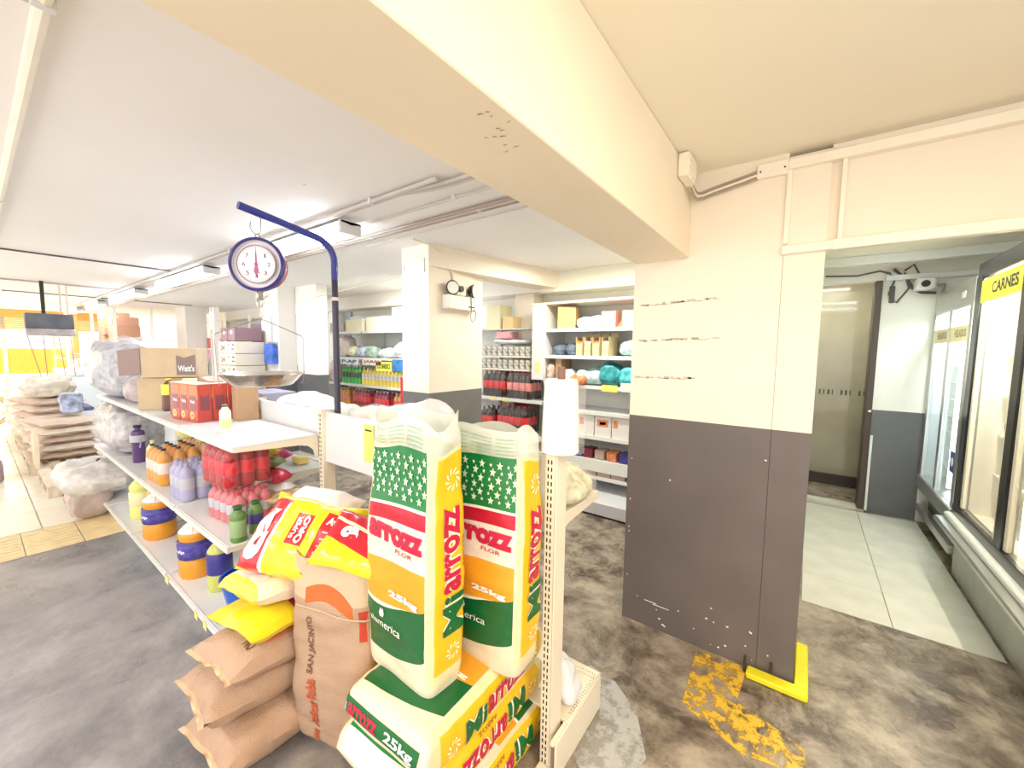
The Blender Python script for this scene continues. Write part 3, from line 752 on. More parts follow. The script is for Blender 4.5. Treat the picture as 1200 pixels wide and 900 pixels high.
# two upright open rice sacks
def upright_sack(lab, x, y, rz, seed, h, lean):
    o = thing('rice_sack', lab, 'rice sack', (x, y, .455), rz)
    L = Loft(.355, .165, h, False, seed, p=6, lean=lean, bulge=.09, wr=.0042, neck=.07)
    b = L.build('sack_body', RICE, o, nv=56, vmax=.945)
    rice_prints(L, b)
    c = MB(); c.grid(lambda u, v: L.P(u, v), 56, 8, u=(0, 4), v=(.945, 1.045))
    m = mat('sack_rim_film', (.80, .84, .76), .25, alpha=.62, bump=.5, bscale=30)
    k = c.done('open_rim', m, b)
    mb = MB()
    for v in (.956, .970, .984, .998, 1.012):
        for f in (0, 2):
            for seg in range(3):
                mb.grid(lambda a, t: L.P(a, v+t, .003), 8, 1, u=(f+.06+seg*.3, f+.06+seg*.3+.25), v=(0, .0028))
    stuff(mb.done('rim_lines', mat('pale_green_line', (.30, .48, .30), .5), k, fix=False, smooth=False))
    # rice surface inside
    gr = MB(); gr.poly([L.P(k_*.125, .84, -.004) for k_ in range(32)], [range(32)]); gr.done('rice_fill', mat('rice_grains', (.85, .83, .76), .8, bump=1, bscale=300), b)
    return o
upright_sack('taller upright open rice sack with green star print, left of the pair', -1.088, .898, radians(-2), 5, .855, (.0, .02))
upright_sack('upright open rice sack on the right, beside the slotted post', -.925, 1.13, radians(3), 9, .80, (.0, .03))

# ---- pillow-shaped bags
def pillow_fn(w, l, t, seed, wr=.016, pinch=.12, sharp=3.6):
    def h(a, b): return (max(0, 1-abs(a)**sharp)*max(0, 1-abs(b)**sharp))**.48
    def P(u, v, side=1):
        a, b = u*2-1, v*2-1
        x = a*w/2*(1-pinch*(1-b*b)*.5*abs(a)); y = b*l/2*(1-pinch*(1-a*a)*.5*abs(b))
        z = side*t/2*h(a, b)
        e = (a*a+b*b)/2
        z += noise.noise(Vector((x*7+seed*5, y*7, side*1.7)))*wr*(.6+e) + noise.noise(Vector((x*16+seed, y*10, side)))*wr*.7 + noise.noise(Vector((x*34+seed, y*24, side)))*wr*.3
        if abs(a) > .999 or abs(b) > .999: z = noise.noise(Vector((x*9+seed*5, y*9, 0)))*wr*1.4
        return Vector((x, y, z))
    return P
def pillow(name, m, parent, w, l, t, seed, n=26, **kw):
    P = pillow_fn(w, l, t, seed, **kw); mb = MB()
    mb.grid(lambda u, v: P(u, v, 1), n, n); mb.grid(lambda u, v: P(u, v, -1), n, n, flip=True)
    o = mb.done(name, m, parent, weld=.0006)
    return o, P
def on_pillow(P, u0, u1, v0, v1, rot=False, off=.003, side=1):
    def f(a, b):
        if rot: u, v = u0+(u1-u0)*(1-b), v0+(v1-v0)*a
        else: u, v = u0+(u1-u0)*a, v0+(v1-v0)*b
        u = min(.985, max(.015, u)); v = min(.985, max(.015, v))
        p = P(u, v, side); p.z += off*side; return p
    return f
JUTE = mat('woven_kraft_sack', (.46, .31, .22), .75, var=.10, scale=10, bump=.5, bscale=220)
JUTEL = mat('pale_woven_sack', (.56, .41, .29), .7, var=.08, scale=10, bump=.5, bscale=220)
SEAMB = mat('sack_seam', (.66, .50, .34), .8)
def frill(P, parent, n=60, seed=1, m=SEAMB, w=.018, ends=(0.0, 1.0)):
    mb = MB(); 
    for b0 in ends:
        def fn(u, v):
            p = P(u, b0, 1); d = (1 if b0 else -1)
            return p+Vector((0, d*v*w, noise.noise(Vector((u*8+seed, v*2, b0*5)))*.012*v))
        mb.grid(fn, 30, 2)
    return mb.done('stitched_hem', m, parent, fix=False)
def kraft_sack(lab, loc, rot, w, l, t, seed, m=JUTE, texts=(), name='sugar_sack', cat='sack'):
    o = thing(name, lab, cat, loc, rot=rot)
    b, P = pillow('sack_body', m, o, w, l, t, seed)
    frill(P, o, seed=seed, ends=(0.0,)); frill(P, o, seed=seed+1, ends=(1.0,))
    for body, u0, u1, v0, v1, r, mm in texts: text_on(on_pillow(P, u0, u1, v0, v1, r), body, mm, b)
    return o, b, P
SUGINK = mat('sugar_dark_ink', (.16, .07, .04), .6); SUGRED = mat('sugar_red_ink', (.50, .10, .04), .6)
RL = print_mat('sack_with_red_corner', (.50, .34, .25), [((.62, .22, .12), .62, .90, .28, .80, .4)], .7, .5, 200)
kraft_sack('lowest kraft sugar sack on the floor under the pile', (-1.74, .76, .09), (0, 0, .04), .36, .66, .17, 13)
kraft_sack('kraft sack with dog-eared corners, under the sack with the red corner', (-1.80, .755, .235), (radians(-2), radians(-3), -.05), .37, .66, .16, 14)
kraft_sack('kraft sack with a faded red corner, beneath the yellow bag', (-1.775, .775, .375), (radians(-3), radians(-3), .05), .37, .60, .15, 15, RL, (('ÑO', .70, .84, .12, .22, False, SUGINK),))
# yellow & pink bags on the pile
YB = print_mat('yellow_bag_print', (.82, .64, .01), [((.45, .02, .02), .25, .95, .38, .80, .1)], .3, .3, 20, coat=.3)
o = thing('pet_food_bag', 'glossy yellow bag with dark red panel between the kraft sacks and the pale pink bag', 'bag', (-1.77, .79, .495), rot=(radians(-3), radians(-5), .10))
pillow('bag_body', YB, o, .36, .52, .10, 21, wr=.010)
PK = print_mat('pale_pink_bag_print', (.86, .72, .62), [((.88, .70, .10), 0, 1, 0, .10, 0, .3), ((.90, .86, .80), .1, .9, .35, .9, .2)], .5, .4, 30)
o = thing('flour_bag', 'pale pink and cream bag with thin print, uppermost on the pile beside the sugar sack', 'bag', (-1.78, .80, .600), rot=(radians(-6), radians(-6), .05))
b, P = pillow('bag_body', PK, o, .33, .46, .12, 22)
fm = mat('faded_red_ink', (.62, .25, .20), .6)
def bar_on(fn, m, parent, name='print_line', n=10):
    q = MB(); q.grid(lambda a, c: fn(a, c), n, 1); return q.done(name, m, parent, smooth=False, fix=False)
for i in range(5): bar_on(on_pillow(P, .28+.03*i, .72-.06*(i % 3), .66-.10*i, .685-.10*i), fm, b)

# tall standing sugar sack
o = thing('sugar_sack', 'tall upright kraft sugar sack with folded orange-printed top between pile and rice', 'sack', (-1.455, .86, .04), radians(20))
L = Loft(.37, .24, .755, False, 31, p=4.2, bulge=.08, wr=.008)
SUGM = print_mat('sugar_sack_print', (.46, .31, .22), [((.60, .46, .33), 0, 4, .80, 1.1), ((.55, .14, .03), .28, .85, .800, .875, .10, .6), ((.52, .05, .02), .92, 1.08, .62, .78)], .7, .5, 200)
b = L.build('sack_body', SUGM, o, nv=48, vmax=1.0)
MB().poly([L.P(k_*.125, .97, -.003) for k_ in range(32)], [range(32)]).done('sack_top', JUTEL, b)
L.text('SAN JACINTO', .30, .39, .42, .72, SUGINK, b, True, .004, .02)
L.text('Azúcar Rubia', .30, .41, .12, .40, SUGRED, b, True, .004, .04)
L.text('50kg', .32, .40, .03, .10, SUGRED, b, True, .004, .04)
mb = MB(); mb.grid(lambda u, v: L.P(u, .735+.01*sin(u*5), .002+.002*sin(pi*v))+Vector((0, 0, (v-.5)*.008+.012*sin(u*3))), 40, 4, u=(.05, 1.5)); mb.done('fold_roll', JUTEL, b, fix=False)
o = thing('sugar_sack', 'second upright kraft sack with a red patch, between the tall sugar sack and the rice', 'sack', (-1.40, 1.12, .03), radians(10))
L = Loft(.27, .18, .68, False, 33, p=3.6, bulge=.12, wr=.008)
b = L.build('sack_body', print_mat('sugar_sack_red_patch', (.55, .36, .24), [((.45, .04, .03), .1, .32, .55, .80, .3)], .7, .5, 200), o, nv=34)
MB().poly([L.P(k_*.125, .96, -.003) for k_ in range(32)], [range(32)]).done('sack_top', JUTEL, b)

# pet food bags resting on top
PF = print_mat('pet_bag_print', (.86, .66, .01), [((.70, .02, .04), 0, .30, 0, .92, .25), ((.93, .90, .85), .27, .30, 0, .85, .25), ((.88, .76, .02), .0, 1, .90, 1.0), ((.60, .01, .03), .70, 1.0, .06, .80, .15), ((.60, .01, .03), .43, .60, .36, .74)], .28, .35, 16, coat=.4)
o = thing('pet_food_bag', 'open red and yellow pet food bag slumped on the shelf end above the sugar sack', 'bag', (-1.66, .80, .80), rot=(radians(46), radians(4), radians(22)))
b, P = pillow('bag_body', PF, o, .48, .34, .15, 41, wr=.02)
text_on(on_pillow(P, .05, .25, .10, .74, True), 'ca', WPRINT, b, bold=.08)
text_on(on_pillow(P, .515, .575, .38, .72, True, .004), 'ORO', WPRINT, b, bold=.05)
text_on(on_pillow(P, .455, .50, .42, .70, True, .004), 'SUPER', WPRINT, b, bold=.03)
text_on(on_pillow(P, .74, .94, .66, .76, False), 'Avena', WPRINT, b, bold=.05)
for i in range(5): bar_on(on_pillow(P, .74, .92-.03*(i % 3), .56-.08*i, .58-.08*i, False), mat('small_pink_print', (.85, .5, .45), .6), b)
o2_, P2 = pillow('inner_liner', mat('pinkish_inner_liner', (.90, .80, .76), .4, bump=.6, bscale=22), o, .34, .20, .12, 42, wr=.015); o2_.location = (-.02, .14, -.02); o2_.rotation_euler = (radians(-30), 0, 0)
o = thing('pet_food_bag', 'red and yellow pet food bag lying behind the rice sack on the sugar sack', 'bag', (-1.33, .87, .845), rot=(radians(32), radians(8), radians(24)))
PF2 = print_mat('pet_bag_print_two', (.86, .64, .01), [((.55, .01, .03), 0, 1, .28, .95, .35), ((.93, .80, .60), 0, 1, .60, .66, .35)], .28, .35, 16, coat=.4)
b, P = pillow('bag_body', PF2, o, .36, .24, .08, 43, wr=.012)
text_on(on_pillow(P, .20, .42, .46, .66, False), 'ca', WPRINT, b, bold=.08)
text_on(on_pillow(P, .60, .82, .76, .88, False), 'ORO', WPRINT, b, bold=.05)

# ================================================================== GOODS: builders
LIQ = {}
def col(name, c, **k): return mat(name, c, k.pop('rough', .3), **k)
def bottle(name, lab, cat, loc, r, h, liquid, label=None, cap=WHITEP, shape='soda', fill=.80, group=None, parent=None, n=14, neck=.30, text=None, tcol=WPRINT, labz=(.32, .62)):
    """clear bottle with drink, label and cap as parts"""
    if parent is None: o = thing(name, lab, cat, loc, group=group)
    else: o = None
    P = {'soda': [(.80, 0), (.97, .03), (1, .08), (.97, .30), (.95, .33), (.97, .62), (.99, .66), (.95, .74), (.62, .84), (neck, .90), (neck, .955)],
         'jug': [(.90, 0), (1, .04), (1, .28), (.93, .31), (.93, .34), (1, .37), (1, .60), (.93, .63), (.93, .66), (.99, .70), (.93, .78), (.62, .87), (neck, .92), (neck, .955)],
         'jar': [(.93, 0), (1, .03), (1, .70), (.9, .78), (.62, .84), (.55, .86), (.55, .90)],
         'shaker': [(.75, 0), (.80, .03), (.84, .50), (1.0, .56), (1.0, .72), (.86, .76), (.80, .84), (.40, .88), (.40, .93)]}[shape]
    mb = MB().lathe([(a*r, b*h) for a, b in P], n)
    b = mb.done('body' if not parent else 'bottle', liquid, parent or o, loc if parent else None)
    tgt = o if o else b
    MB().lathe([(neck*r*1.15, .945*h), (neck*r*1.2, .95*h), (neck*r*1.2, h*.995), (neck*r*.9, h)], 10).done('cap', cap, tgt)
    if label:
        MB().lathe([(r*1.012, labz[0]*h), (r*1.02, labz[0]*h+.001), (r*1.02, labz[1]*h-.001), (r*1.012, labz[1]*h)], n).done('label', label, tgt)
    return o or b
def cyl_text(tgt, body, r, z0, z1, a0, a1, m, bold=.03, rot=False):
    """text wrapped on a cylinder of radius r around the parent's axis; angles in radians, counter-clockwise"""
    if rot: fn = lambda a, b: Vector((r*cos(a0+(a1-a0)*(1-b)), r*sin(a0+(a1-a0)*(1-b)), z0+(z1-z0)*a))
    else: fn = lambda a, b: Vector((r*cos(a0+(a1-a0)*a), r*sin(a0+(a1-a0)*a), z0+(z1-z0)*b))
    return text_on(fn, body, m, tgt, bold=bold)
def carton(name, lab, cat, loc, w, d, h, m=KRAFT, rz=0, tape=True, group=None, text=None, tm=None, face='-y', open_=False, ink=None):
    o = thing(name, lab, cat, loc, rz, group)
    mb = MB().box(-w/2, w/2, -d/2, d/2, 0, h, bev=.003); b = mb.done('box_body', m, o)
    if tape:
        MB().box(-w/2-.0008, w/2+.0008, -.022, .022, h*.72, h+.0008).done('tape', ink or mat('packing_tape', (.72, .58, .38), .25), o)
    if not open_: MB().box(-w/2+.004, w/2-.004, -.0012, .0012, h-.0005, h+.0006).done('flap_gap', DARK, o)
    else:
        for s in (-1, 1): MB().box(-w/2, w/2, 0, d*.42, 0, .003).done('flap', m, o, (0, s*d/2, h), (radians(100 if s > 0 else 68), 0, 0) if s < 0 else (radians(60), 0, 0))
    if text:
        for body, x0, x1, z0, z1, mm in text:
            if face == '-y': f = flat((x0*w-w/2, -d/2-.0015, z0*h), ((x1-x0)*w, 0, 0), (0, 0, (z1-z0)*h))
            else: f = flat((w/2+.0015, x0*d-d/2, z0*h), (0, (x1-x0)*d, 0), (0, 0, (z1-z0)*h))
            if body == '#':
                MB().poly([f(0, 0), f(1, 0), f(1, 1), f(0, 1)], [(0, 1, 2, 3)]).done('print_block', mm, o, smooth=False, fix=False)
            else: text_on(lambda a, c, f=f: f(a, c)+(Vector((0, -.0012, 0)) if face == '-y' else Vector((.0012, 0, 0))), body, mm, o)
    return o
def lumpy(name, lab, cat, loc, w, d, h, m, seed, rz=0, wr=.03, group=None, rot=None, n=24, film=None, knot=False):
    """soft bag: squashed, creased blob resting on its base"""
    o = thing(name, lab, cat, loc, rz, group, rot=rot)
    def P(u, v, k=1.0):
        a = 2*pi*u; t = pi*v
        c, s_ = cos(a), sin(a)
        e = .62
        X = math.copysign(abs(c)**e, c)*(sin(t)**.55)*w/2*k; Y = math.copysign(abs(s_)**e, s_)*(sin(t)**.55)*d/2*k
        Z = (1-cos(t))/2*h*k
        q = Vector((X, Y, Z))
        f = noise.noise(q*7+Vector((seed, 0, 0)))*wr+noise.noise(q*19+Vector((0, seed, 0)))*wr*.45
        if Z < h*.12: f *= .2
        nrm = Vector((c*sin(t), s_*sin(t), -cos(t)))
        p = q+nrm*f; p.z = max(p.z, 0.001*k); return p
    mb = MB(); mb.grid(lambda u, v: P(u, .001+.998*v), n+8, n-6)
    mb.done('bag_body', m, o, weld=.0005)
    if film:
        mb = MB(); mb.grid(lambda u, v: P(u, .001+.998*v, 1.06), n+4, n-8); mb.done('outer_film', film, o, weld=.0005)
    if knot: MB().lathe([(.035, 0), (.012, .02), (.01, .035), (.03, .07), (.045, .10)], 10, (0, 0, h*.93)).done('knot', m, o)
    return o
def pack(name, lab, cat, loc, rz, nx, ny, r, h, liquid, label, cap, film=FILM, group=None, shape='soda', jit=.0, labz=(.32, .62)):
    """shrink-wrapped pack: every bottle a part, film a part"""
    o = thing(name, lab, cat, loc, rz, group); first = None; fc = []
    for i in range(nx):
        for j in range(ny):
            p = ((i-(nx-1)/2)*2.02*r, (j-(ny-1)/2)*2.02*r, .002)
            if first is None:
                first = bottle('bottle', '', '', p, r, h, liquid, label, cap, shape, parent=o, n=12, labz=labz)
                fc = [c for c in bpy.data.objects if c.parent == first]
            else:
                c = first.copy(); COL.objects.link(c); c.parent = o; c.location = p
                for g in fc: d = g.copy(); COL.objects.link(d); d.parent = c
    W_, D_ = nx*r+.004, ny*r+.004
    def fn(u, v):
        a = 2*pi*u; c, s_ = cos(a), sin(a); e = .32
        X = math.copysign(abs(c)**e, c)*W_; Y = math.copysign(abs(s_)**e, s_)*D_
        k = 1 if v < .75 else 1-(v-.75)*.75
        q = Vector((X*k, Y*k, min(v/.93, 1)*h*1.01 + (noise.noise(Vector((X*20, Y*20, 3)))*.006)))
        if v > .93: q = Vector((X*k*(1-(v-.93)/.07*.9), Y*k*(1-(v-.93)/.07*.9), h*1.012))
        return q+Vector((c, s_, 0))*noise.noise(q*24)*.010
    mb = MB(); mb.grid(fn, 40, 16); mb.done('shrink_film', film, o, fix=False)
    return o

# liquids
ORJ = col('orange_juice', (.80, .34, .03)); PCH = col('peach_juice', (.80, .42, .14)); REDJ = col('red_soda', (.42, .01, .02), rough=.2)
PINKJ = col('pink_soda', (.62, .14, .17), rough=.2); COLA = col('cola', (.035, .015, .012), rough=.15); YELJ = col('yellow_soda', (.92, .85, .15), rough=.2)
GRNB = col('green_bottle', (.10, .42, .12), rough=.2); WAT = col('clear_water_bottle', (.62, .64, .72), rough=.12, alpha=.8)
LIL = col('lilac_water', (.40, .38, .62), rough=.15); PALG = col('pale_green_drink', (.74, .86, .38), rough=.2)
NAVY = col('navy_label', (.06, .05, .28)); REDL = col('red_label', (.80, .03, .05)); BLK = BLACK
PURP = col('purple_cup', (.12, .06, .20)); BLUE = col('blue_plastic', (.02, .12, .62)); MAR = col('maroon_label', (.22, .03, .05))

# ---------------- top shelf of the gondola (z 1.09)
z = 1.0905
o = bottle('milk_bottle', 'small white-green drink bottle with green cap near the shelf front corner', 'bottle', (-2.82, .905, z), .030, .165, col('pale_mint_plastic', (.86, .93, .80)), col('mint_label', (.72, .86, .40)), GREEN, 'jar', neck=.42, labz=(.12, .5))
# tray of peach nectar cartons: each carton is a part of the wrapped pack
PK1 = thing('nectar_pack', 'shrink-wrapped block of red-orange peach nectar cartons on the top shelf', 'drink pack', (-3.46, 1.00, z), radians(8)); PK1.scale = (1.28,)*3
NM = print_mat('nectar_carton_print', (.58, .03, .015), [((.78, .17, .02), 0, 1, .62, 1.0), ((.66, .07, .02), 0, .3, .0, .62, .8)], .3, .1, 30)
def carton_unit(x, y):
    c = MB(); w, d, h = .092, .068, .20
    c.box(-w/2, w/2, -d/2, d/2, 0, h, bev=.003)
    for f in c.bm.faces:
        for l in f.loops: l[c.uv].uv = (l.vert.co.x/w+.5, l.vert.co.z/h)
    return c.done('nectar_carton', NM, PK1, (x, y, 0))
FRO = col('peach_orange', (.95, .60, .08)); FRD = col('peach_stone_brown', (.35, .12, .03))
c0 = carton_unit(-.096, -.072)
lb = MB().prism([(-.030, .062), (.030, .062), (.030, .145), (.016, .135), (0, .142), (-.014, .132), (-.030, .145)], -.0352, -.0345, 'y').done('brand_panel', MAR, c0, smooth=False)
text_on(flat((-.025, -.0358, .100), (.050, 0, 0), (0, 0, .020)), "Watt's", WPRINT, c0)
MB().lathe([(.020, -.0352), (.020, -.0345)], 20, (-.012, 0, .035), axis='y').done('peach_print', FRO, c0)
MB().lathe([(.008, -.0358), (.008, -.0352)], 12, (-.012, 0, .035), axis='y').done('peach_stone', FRD, c0)
lb2 = MB().prism([(-.022, .062), (.022, .062), (.022, .145), (0, .135), (-.022, .145)], -.0466, -.0460, 'x').done('brand_panel', MAR, c0, smooth=False)
lb3 = MB().prism([(-.022, .062), (.022, .062), (.022, .145), (0, .135), (-.022, .145)], .0460, .0466, 'x').done('brand_panel', MAR, c0, smooth=False)
ck = [c for c in bpy.data.objects if c.parent == c0]
for i in range(3):
    for j in range(3):
        if i == 0 and j == 0: continue
        c = c0.copy(); COL.objects.link(c); c.parent = PK1; c.location = (-.096+i*.096, -.072+j*.072, 0)
        for g in ck: d = g.copy(); COL.objects.link(d); d.parent = c
MB().box(-.148, .148, -.112, .112, .2005, .206, bev=.002).done('card_cover', mat('pinkish_card', (.86, .74, .68), .6), PK1)
MB().box(-.148, .148, -.112, .112, -.0, .203, bev=.006).done('shrink_film', mat('tight_clear_film', (.97, .95, .95), .1, alpha=.05), PK1)
carton('carton', 'plain kraft carton end beside the nectar pack', 'box', (-3.19, 1.15, z), .08, .14, .235, KRAFT, tape=False)
tag(MB().box(-.12, .12, -.05, .05, 0, .03, bev=.01, rot=Matrix.Rotation(.1, 3, 'Y')).done('snack_packet', mat('brown_yellow_packet', (.45, .22, .12), .4, var=.4, scale=30), None, (-3.42, 1.02, z+.255)), 'flat brown packet lying on the nectar pack', 'packet')
tag(MB().box(-.06, .06, -.05, .05, 0, .025, bev=.01).done('snack_packet', mat('yellow_green_packet', (.85, .88, .45), .4, var=.3, scale=40), None, (-3.60, .96, z+.255)), 'flat yellow-green packet lying on the nectar pack', 'packet')
carton('carton', 'dark maroon carton standing left of the nectar pack', 'box', (-3.78, 1.02, z), .12, .28, .25, mat('maroon_card', (.30, .16, .12), .7, var=.1), tape=False)
bottle('soda_bottle', 'dark drink bottle with yellow label and yellow cap on the top shelf', 'bottle', (-4.06, .93, z), .046, .26, col('dark_malt', (.16, .06, .04), rough=.2), col('bright_yellow_label', (.93, .85, .10)), col('yellow_cap', (.93, .85, .05)), 'soda', neck=.36, labz=(.50, .82))
o = lumpy('kraft_bag', 'small creased paper bag left of the yellow-label bottle', 'bag', (-4.42, .93, z), .20, .14, .24, mat('pinkish_kraft_bag', (.72, .55, .44), .6, bump=.5, bscale=30), 3)
UM = mat('brown_logo_print', (.27, .20, .19), .6)
carton('carton', 'large pale carton with dark logo square, upper of two on the top shelf', 'box', (-4.24, 1.03, z+.262), .36, .30, .235, KRAFTL, rz=radians(60), text=[('#', .62, .97, .08, .62, UM), ("Watt's", .645, .945, .20, .42, WPRINT)])
o = bpy.data.objects['carton.002']
MB().poly([(.0432, -.1517, .14), (.1692, -.1517, .14), (.1692, -.1517, .185), (.095, -.1517, .158), (.0432, -.1517, .178)], [range(5)]).done('logo_peak', UM, o, smooth=False)
carton('carton', 'pale carton under the large one with the dark logo', 'box', (-4.28, 1.03, z), .40, .30, .258, KRAFTL, rz=radians(58), tape=False)
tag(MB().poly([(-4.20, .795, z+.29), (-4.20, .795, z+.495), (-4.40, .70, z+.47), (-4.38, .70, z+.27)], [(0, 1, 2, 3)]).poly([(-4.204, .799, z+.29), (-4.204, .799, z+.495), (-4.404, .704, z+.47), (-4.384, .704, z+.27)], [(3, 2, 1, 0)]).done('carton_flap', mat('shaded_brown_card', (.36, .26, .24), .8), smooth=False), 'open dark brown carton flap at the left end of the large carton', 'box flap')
lumpy('wrapped_bundle', 'large bundle wrapped in clear crinkled plastic at the far end of the top shelf', 'bundle', (-5.6, .98, z), 1.2, .55, .55, mat('crinkled_grey_film', (.50, .51, .58), .2, bump=1, bscale=30, var=.45, scale=16), 5, wr=.06, film=BAGF)
lumpy('wrapped_bundle', 'smaller dusky wrapped bundle between the clear bundle and the paper bag', 'bundle', (-4.86, .93, z), .34, .25, .24, mat('dusky_film', (.55, .48, .50), .25, bump=1, bscale=22, var=.3, scale=14), 6, wr=.04)

# ---------------- second shelf (z .575)
z = .5755
bottle('green_jar', 'small green-labelled drink with dark green cap at the right end of the middle shelf', 'bottle', (-2.38, .80, z), .038, .19, col('dark_green_drink', (.12, .25, .07)), col('green_label', (.30, .45, .22)), col('deep_green_cap', (.02, .16, .08)), 'jar', neck=.5, labz=(.15, .62))
bottle('green_jar', 'second dark bottle half hidden beside it', 'bottle', (-2.42, .90, z), .036, .18, col('dark_green_drink', (.12, .25, .07)), NAVY, col('deep_green_cap', (.02, .16, .08)), 'jar', neck=.5)
pack('soda_pack', 'shrink-wrapped pink soda pack, lower one at the right end of the middle shelf', 'drink pack', (-2.72, .93, z), radians(6), 5, 3, .035, .19, PINKJ, WAT, REDL)
pack('soda_pack', 'shrink-wrapped deep red soda pack standing on top of the pink pack', 'drink pack', (-2.84, .96, z+.195), radians(4), 4, 3, .043, .25, REDJ, REDL, MAR, film=mat('pinkish_film', (.9, .6, .6), .10, alpha=.12))
pack('water_pack', 'shrink-wrapped pack of lilac water bottles left of the red packs', 'drink pack', (-3.36, .90, z), radians(2), 3, 3, .043, .255, LIL, WAT, LIL)
pack('water_pack', 'clear water bottle pack with red caps behind the lilac one', 'drink pack', (-3.45, 1.11, z), 0, 4, 2, .038, .28, WAT, WAT, REDL)
pack('juice_pack', 'shrink-wrapped pack of orange drink bottles in the middle of the shelf', 'drink pack', (-3.92, .90, z), radians(2), 4, 3, .043, .27, ORJ, col('clear_pink_label', (.90, .70, .66)), BLK)
pack('juice_pack', 'pack of peach drink bottles with dark caps behind the orange ones', 'drink pack', (-4.05, 1.11, z), 0, 7, 2, .038, .285, PCH, col('clear_pink_label', (.9, .7, .66)), BLK)
bottle('drink_bottle', 'single yellow-green drink bottle left of the orange pack', 'bottle', (-4.30, .86, z), .042, .255, PALG, NAVY, WHITEP, 'soda', labz=(.5, .68))
o = bottle('shaker_bottle', 'dark purple shaker bottle with grey band and loop lid', 'bottle', (-4.72, .85, z), .055, .33, PURP, col('grey_band', (.55, .55, .60)), BLK, 'shaker', neck=.45, labz=(.56, .74))
MB().tube([(.035, 0, .20), (.075, 0, .21), (.085, 0, .17), (.06, 0, .14), (.04, 0, .15)], .006, 6).done('carry_loop', LIL, o)
tag(MB().lathe([(.12, 0), (.13, .02), (.13, .17), (.125, .18)], 20).done('bucket', col('olive_yellow_tub', (.72, .70, .25)), None, (-4.10, 1.10, z+.29)), 'olive yellow round tub under the top shelf behind the bottles', 'tub')
o = tag(MB().lathe([(.10, 0), (.11, .02), (.11, .16)], 20).done('bucket', col('tan_tub', (.62, .50, .28)), None, (-3.80, 1.12, z+.29)), 'tan tub right of the olive yellow tub', 'tub')
lumpy('plastic_bag', 'grey plastic bag hanging behind the yellow-green bottle', 'bag', (-4.50, 1.10, z), .30, .20, .44, mat('grey_film_bag', (.70, .74, .76), .3, bump=.8, bscale=18), 8)
lumpy('wrapped_bundle', 'bulky clear-wrapped bundle on the far end of the middle shelf', 'bundle', (-5.4, .93, z), 1.1, .44, .46, mat('crinkled_pale_film', (.55, .53, .56), .2, bump=1, bscale=30, var=.4, scale=14), 9, wr=.06, film=BAGF)
# snack bags sticking out at the shelf's right end and behind
SN = mat('orange_brown_snack', (.68, .38, .12), .35, var=.45, scale=24)
for i, (x, y, zz, rz, lab, m) in enumerate(((-2.52, 1.16, z+.10, .9, 'topmost of the orange-brown snack bags at the shelf end', mat('speckled_snack', (.72, .52, .30), .35, var=.4, scale=30)), (-2.47, 1.17, z+.055, .8, 'middle one of the orange-brown snack bags at the shelf end', SN),
                                        (-2.42, 1.14, z+.012, .7, 'lowest orange-brown snack bag, nearest the upright', SN))):
    o = thing('snack_bag', lab, 'snack bag', (x, y, zz+.015), rz, 'snack bags at the shelf end'); pillow('bag_body', m, o, .30, .16, .05, 50+i, n=14)
for i, (x, y, zz, lab, c) in enumerate(((-2.98, 1.15, z+.33, 'yellow and red packet above the others behind the red pack', (.93, .72, .05)), (-2.95, 1.17, z+.25, 'green packet in the pile behind the red pack', (.30, .42, .18)), (-2.86, 1.17, z+.17, 'red packet in the pile behind the red pack', (.72, .05, .10)), (-2.80, 1.17, z+.10, 'white packet in the pile behind the red pack', (.9, .86, .84)))):
    o = thing('snack_bag', lab, 'snack bag', (x, y, zz), .2, 'packets behind the red pack'); pillow('bag_body', mat('packet_'+str(i), c, .3, var=.2, scale=30), o, .26, .14, .07, 60+i, n=14)

# ---------------- base shelf (z .15)
z = .1505
def juice_jug(loc, lab, liq=ORJ, lbl=NAVY, r=.085, h=.30, name='juice_jug', bottom=None):
    o = bottle(name, lab, 'bottle', loc, r, h, liq, lbl, WHITEP, 'jug', neck=.22, labz=(.34, .64))
    MB().lathe([(r*.94, h*.78), (r*.62, h*.87), (r*.3, h*.915), (r*.28, h*.94)], 20).done('clear_shoulder', WHITEP, o)
    MB().lathe([(r*1.035, h*.40), (r*1.04, h*.405), (r*1.04, h*.58), (r*1.035, h*.585)], 24).done('label_panel', mat('juice_label_art', (.10, .08, .42), .3, var=.5, scale=30), o)
    a = -1.25
    cyl_text(o, 'Pulp', r*1.05, h*.45, h*.52, a-.55, a+.35, WPRINT)
    return o
juice_jug((-3.08, .80, z), 'large orange juice jug with navy label, nearer one on the base shelf', r=.095, h=.375)
juice_jug((-3.92, .80, z), 'large orange juice jug with navy label, farther one on the base shelf', r=.10, h=.375)
bottle('juice_jug', 'orange jug half hidden behind the farther juice jug', 'bottle', (-4.16, .86, z), .09, .37, PCH, NAVY, WHITEP, 'jug', neck=.22)
bottle('juice_jug', 'orange jug behind the nearer juice jug, under the shelf', 'bottle', (-3.45, .98, z), .09, .36, PCH, NAVY, WHITEP, 'jug', neck=.22)
bottle('juice_bottle', 'green-purple juice bottle right of the nearer juice jug', 'bottle', (-2.78, .83, z), .065, .31, col('olive_juice', (.55, .58, .15)), NAVY, BLK, 'jug', neck=.3, labz=(.34, .75))
bottle('oil_bottle', 'tall yellow-green bottle at the left of the base shelf', 'bottle', (-4.50, .82, z), .09, .36, col('yellow_green_oil', (.80, .80, .25)), col('clear_label', (.86, .86, .50)), WHITEP, 'jug', neck=.3)
o = thing('blue_bucket', 'bright blue plastic basin on the base shelf beside the pale pink bag', 'bucket', (-2.42, .86, z))
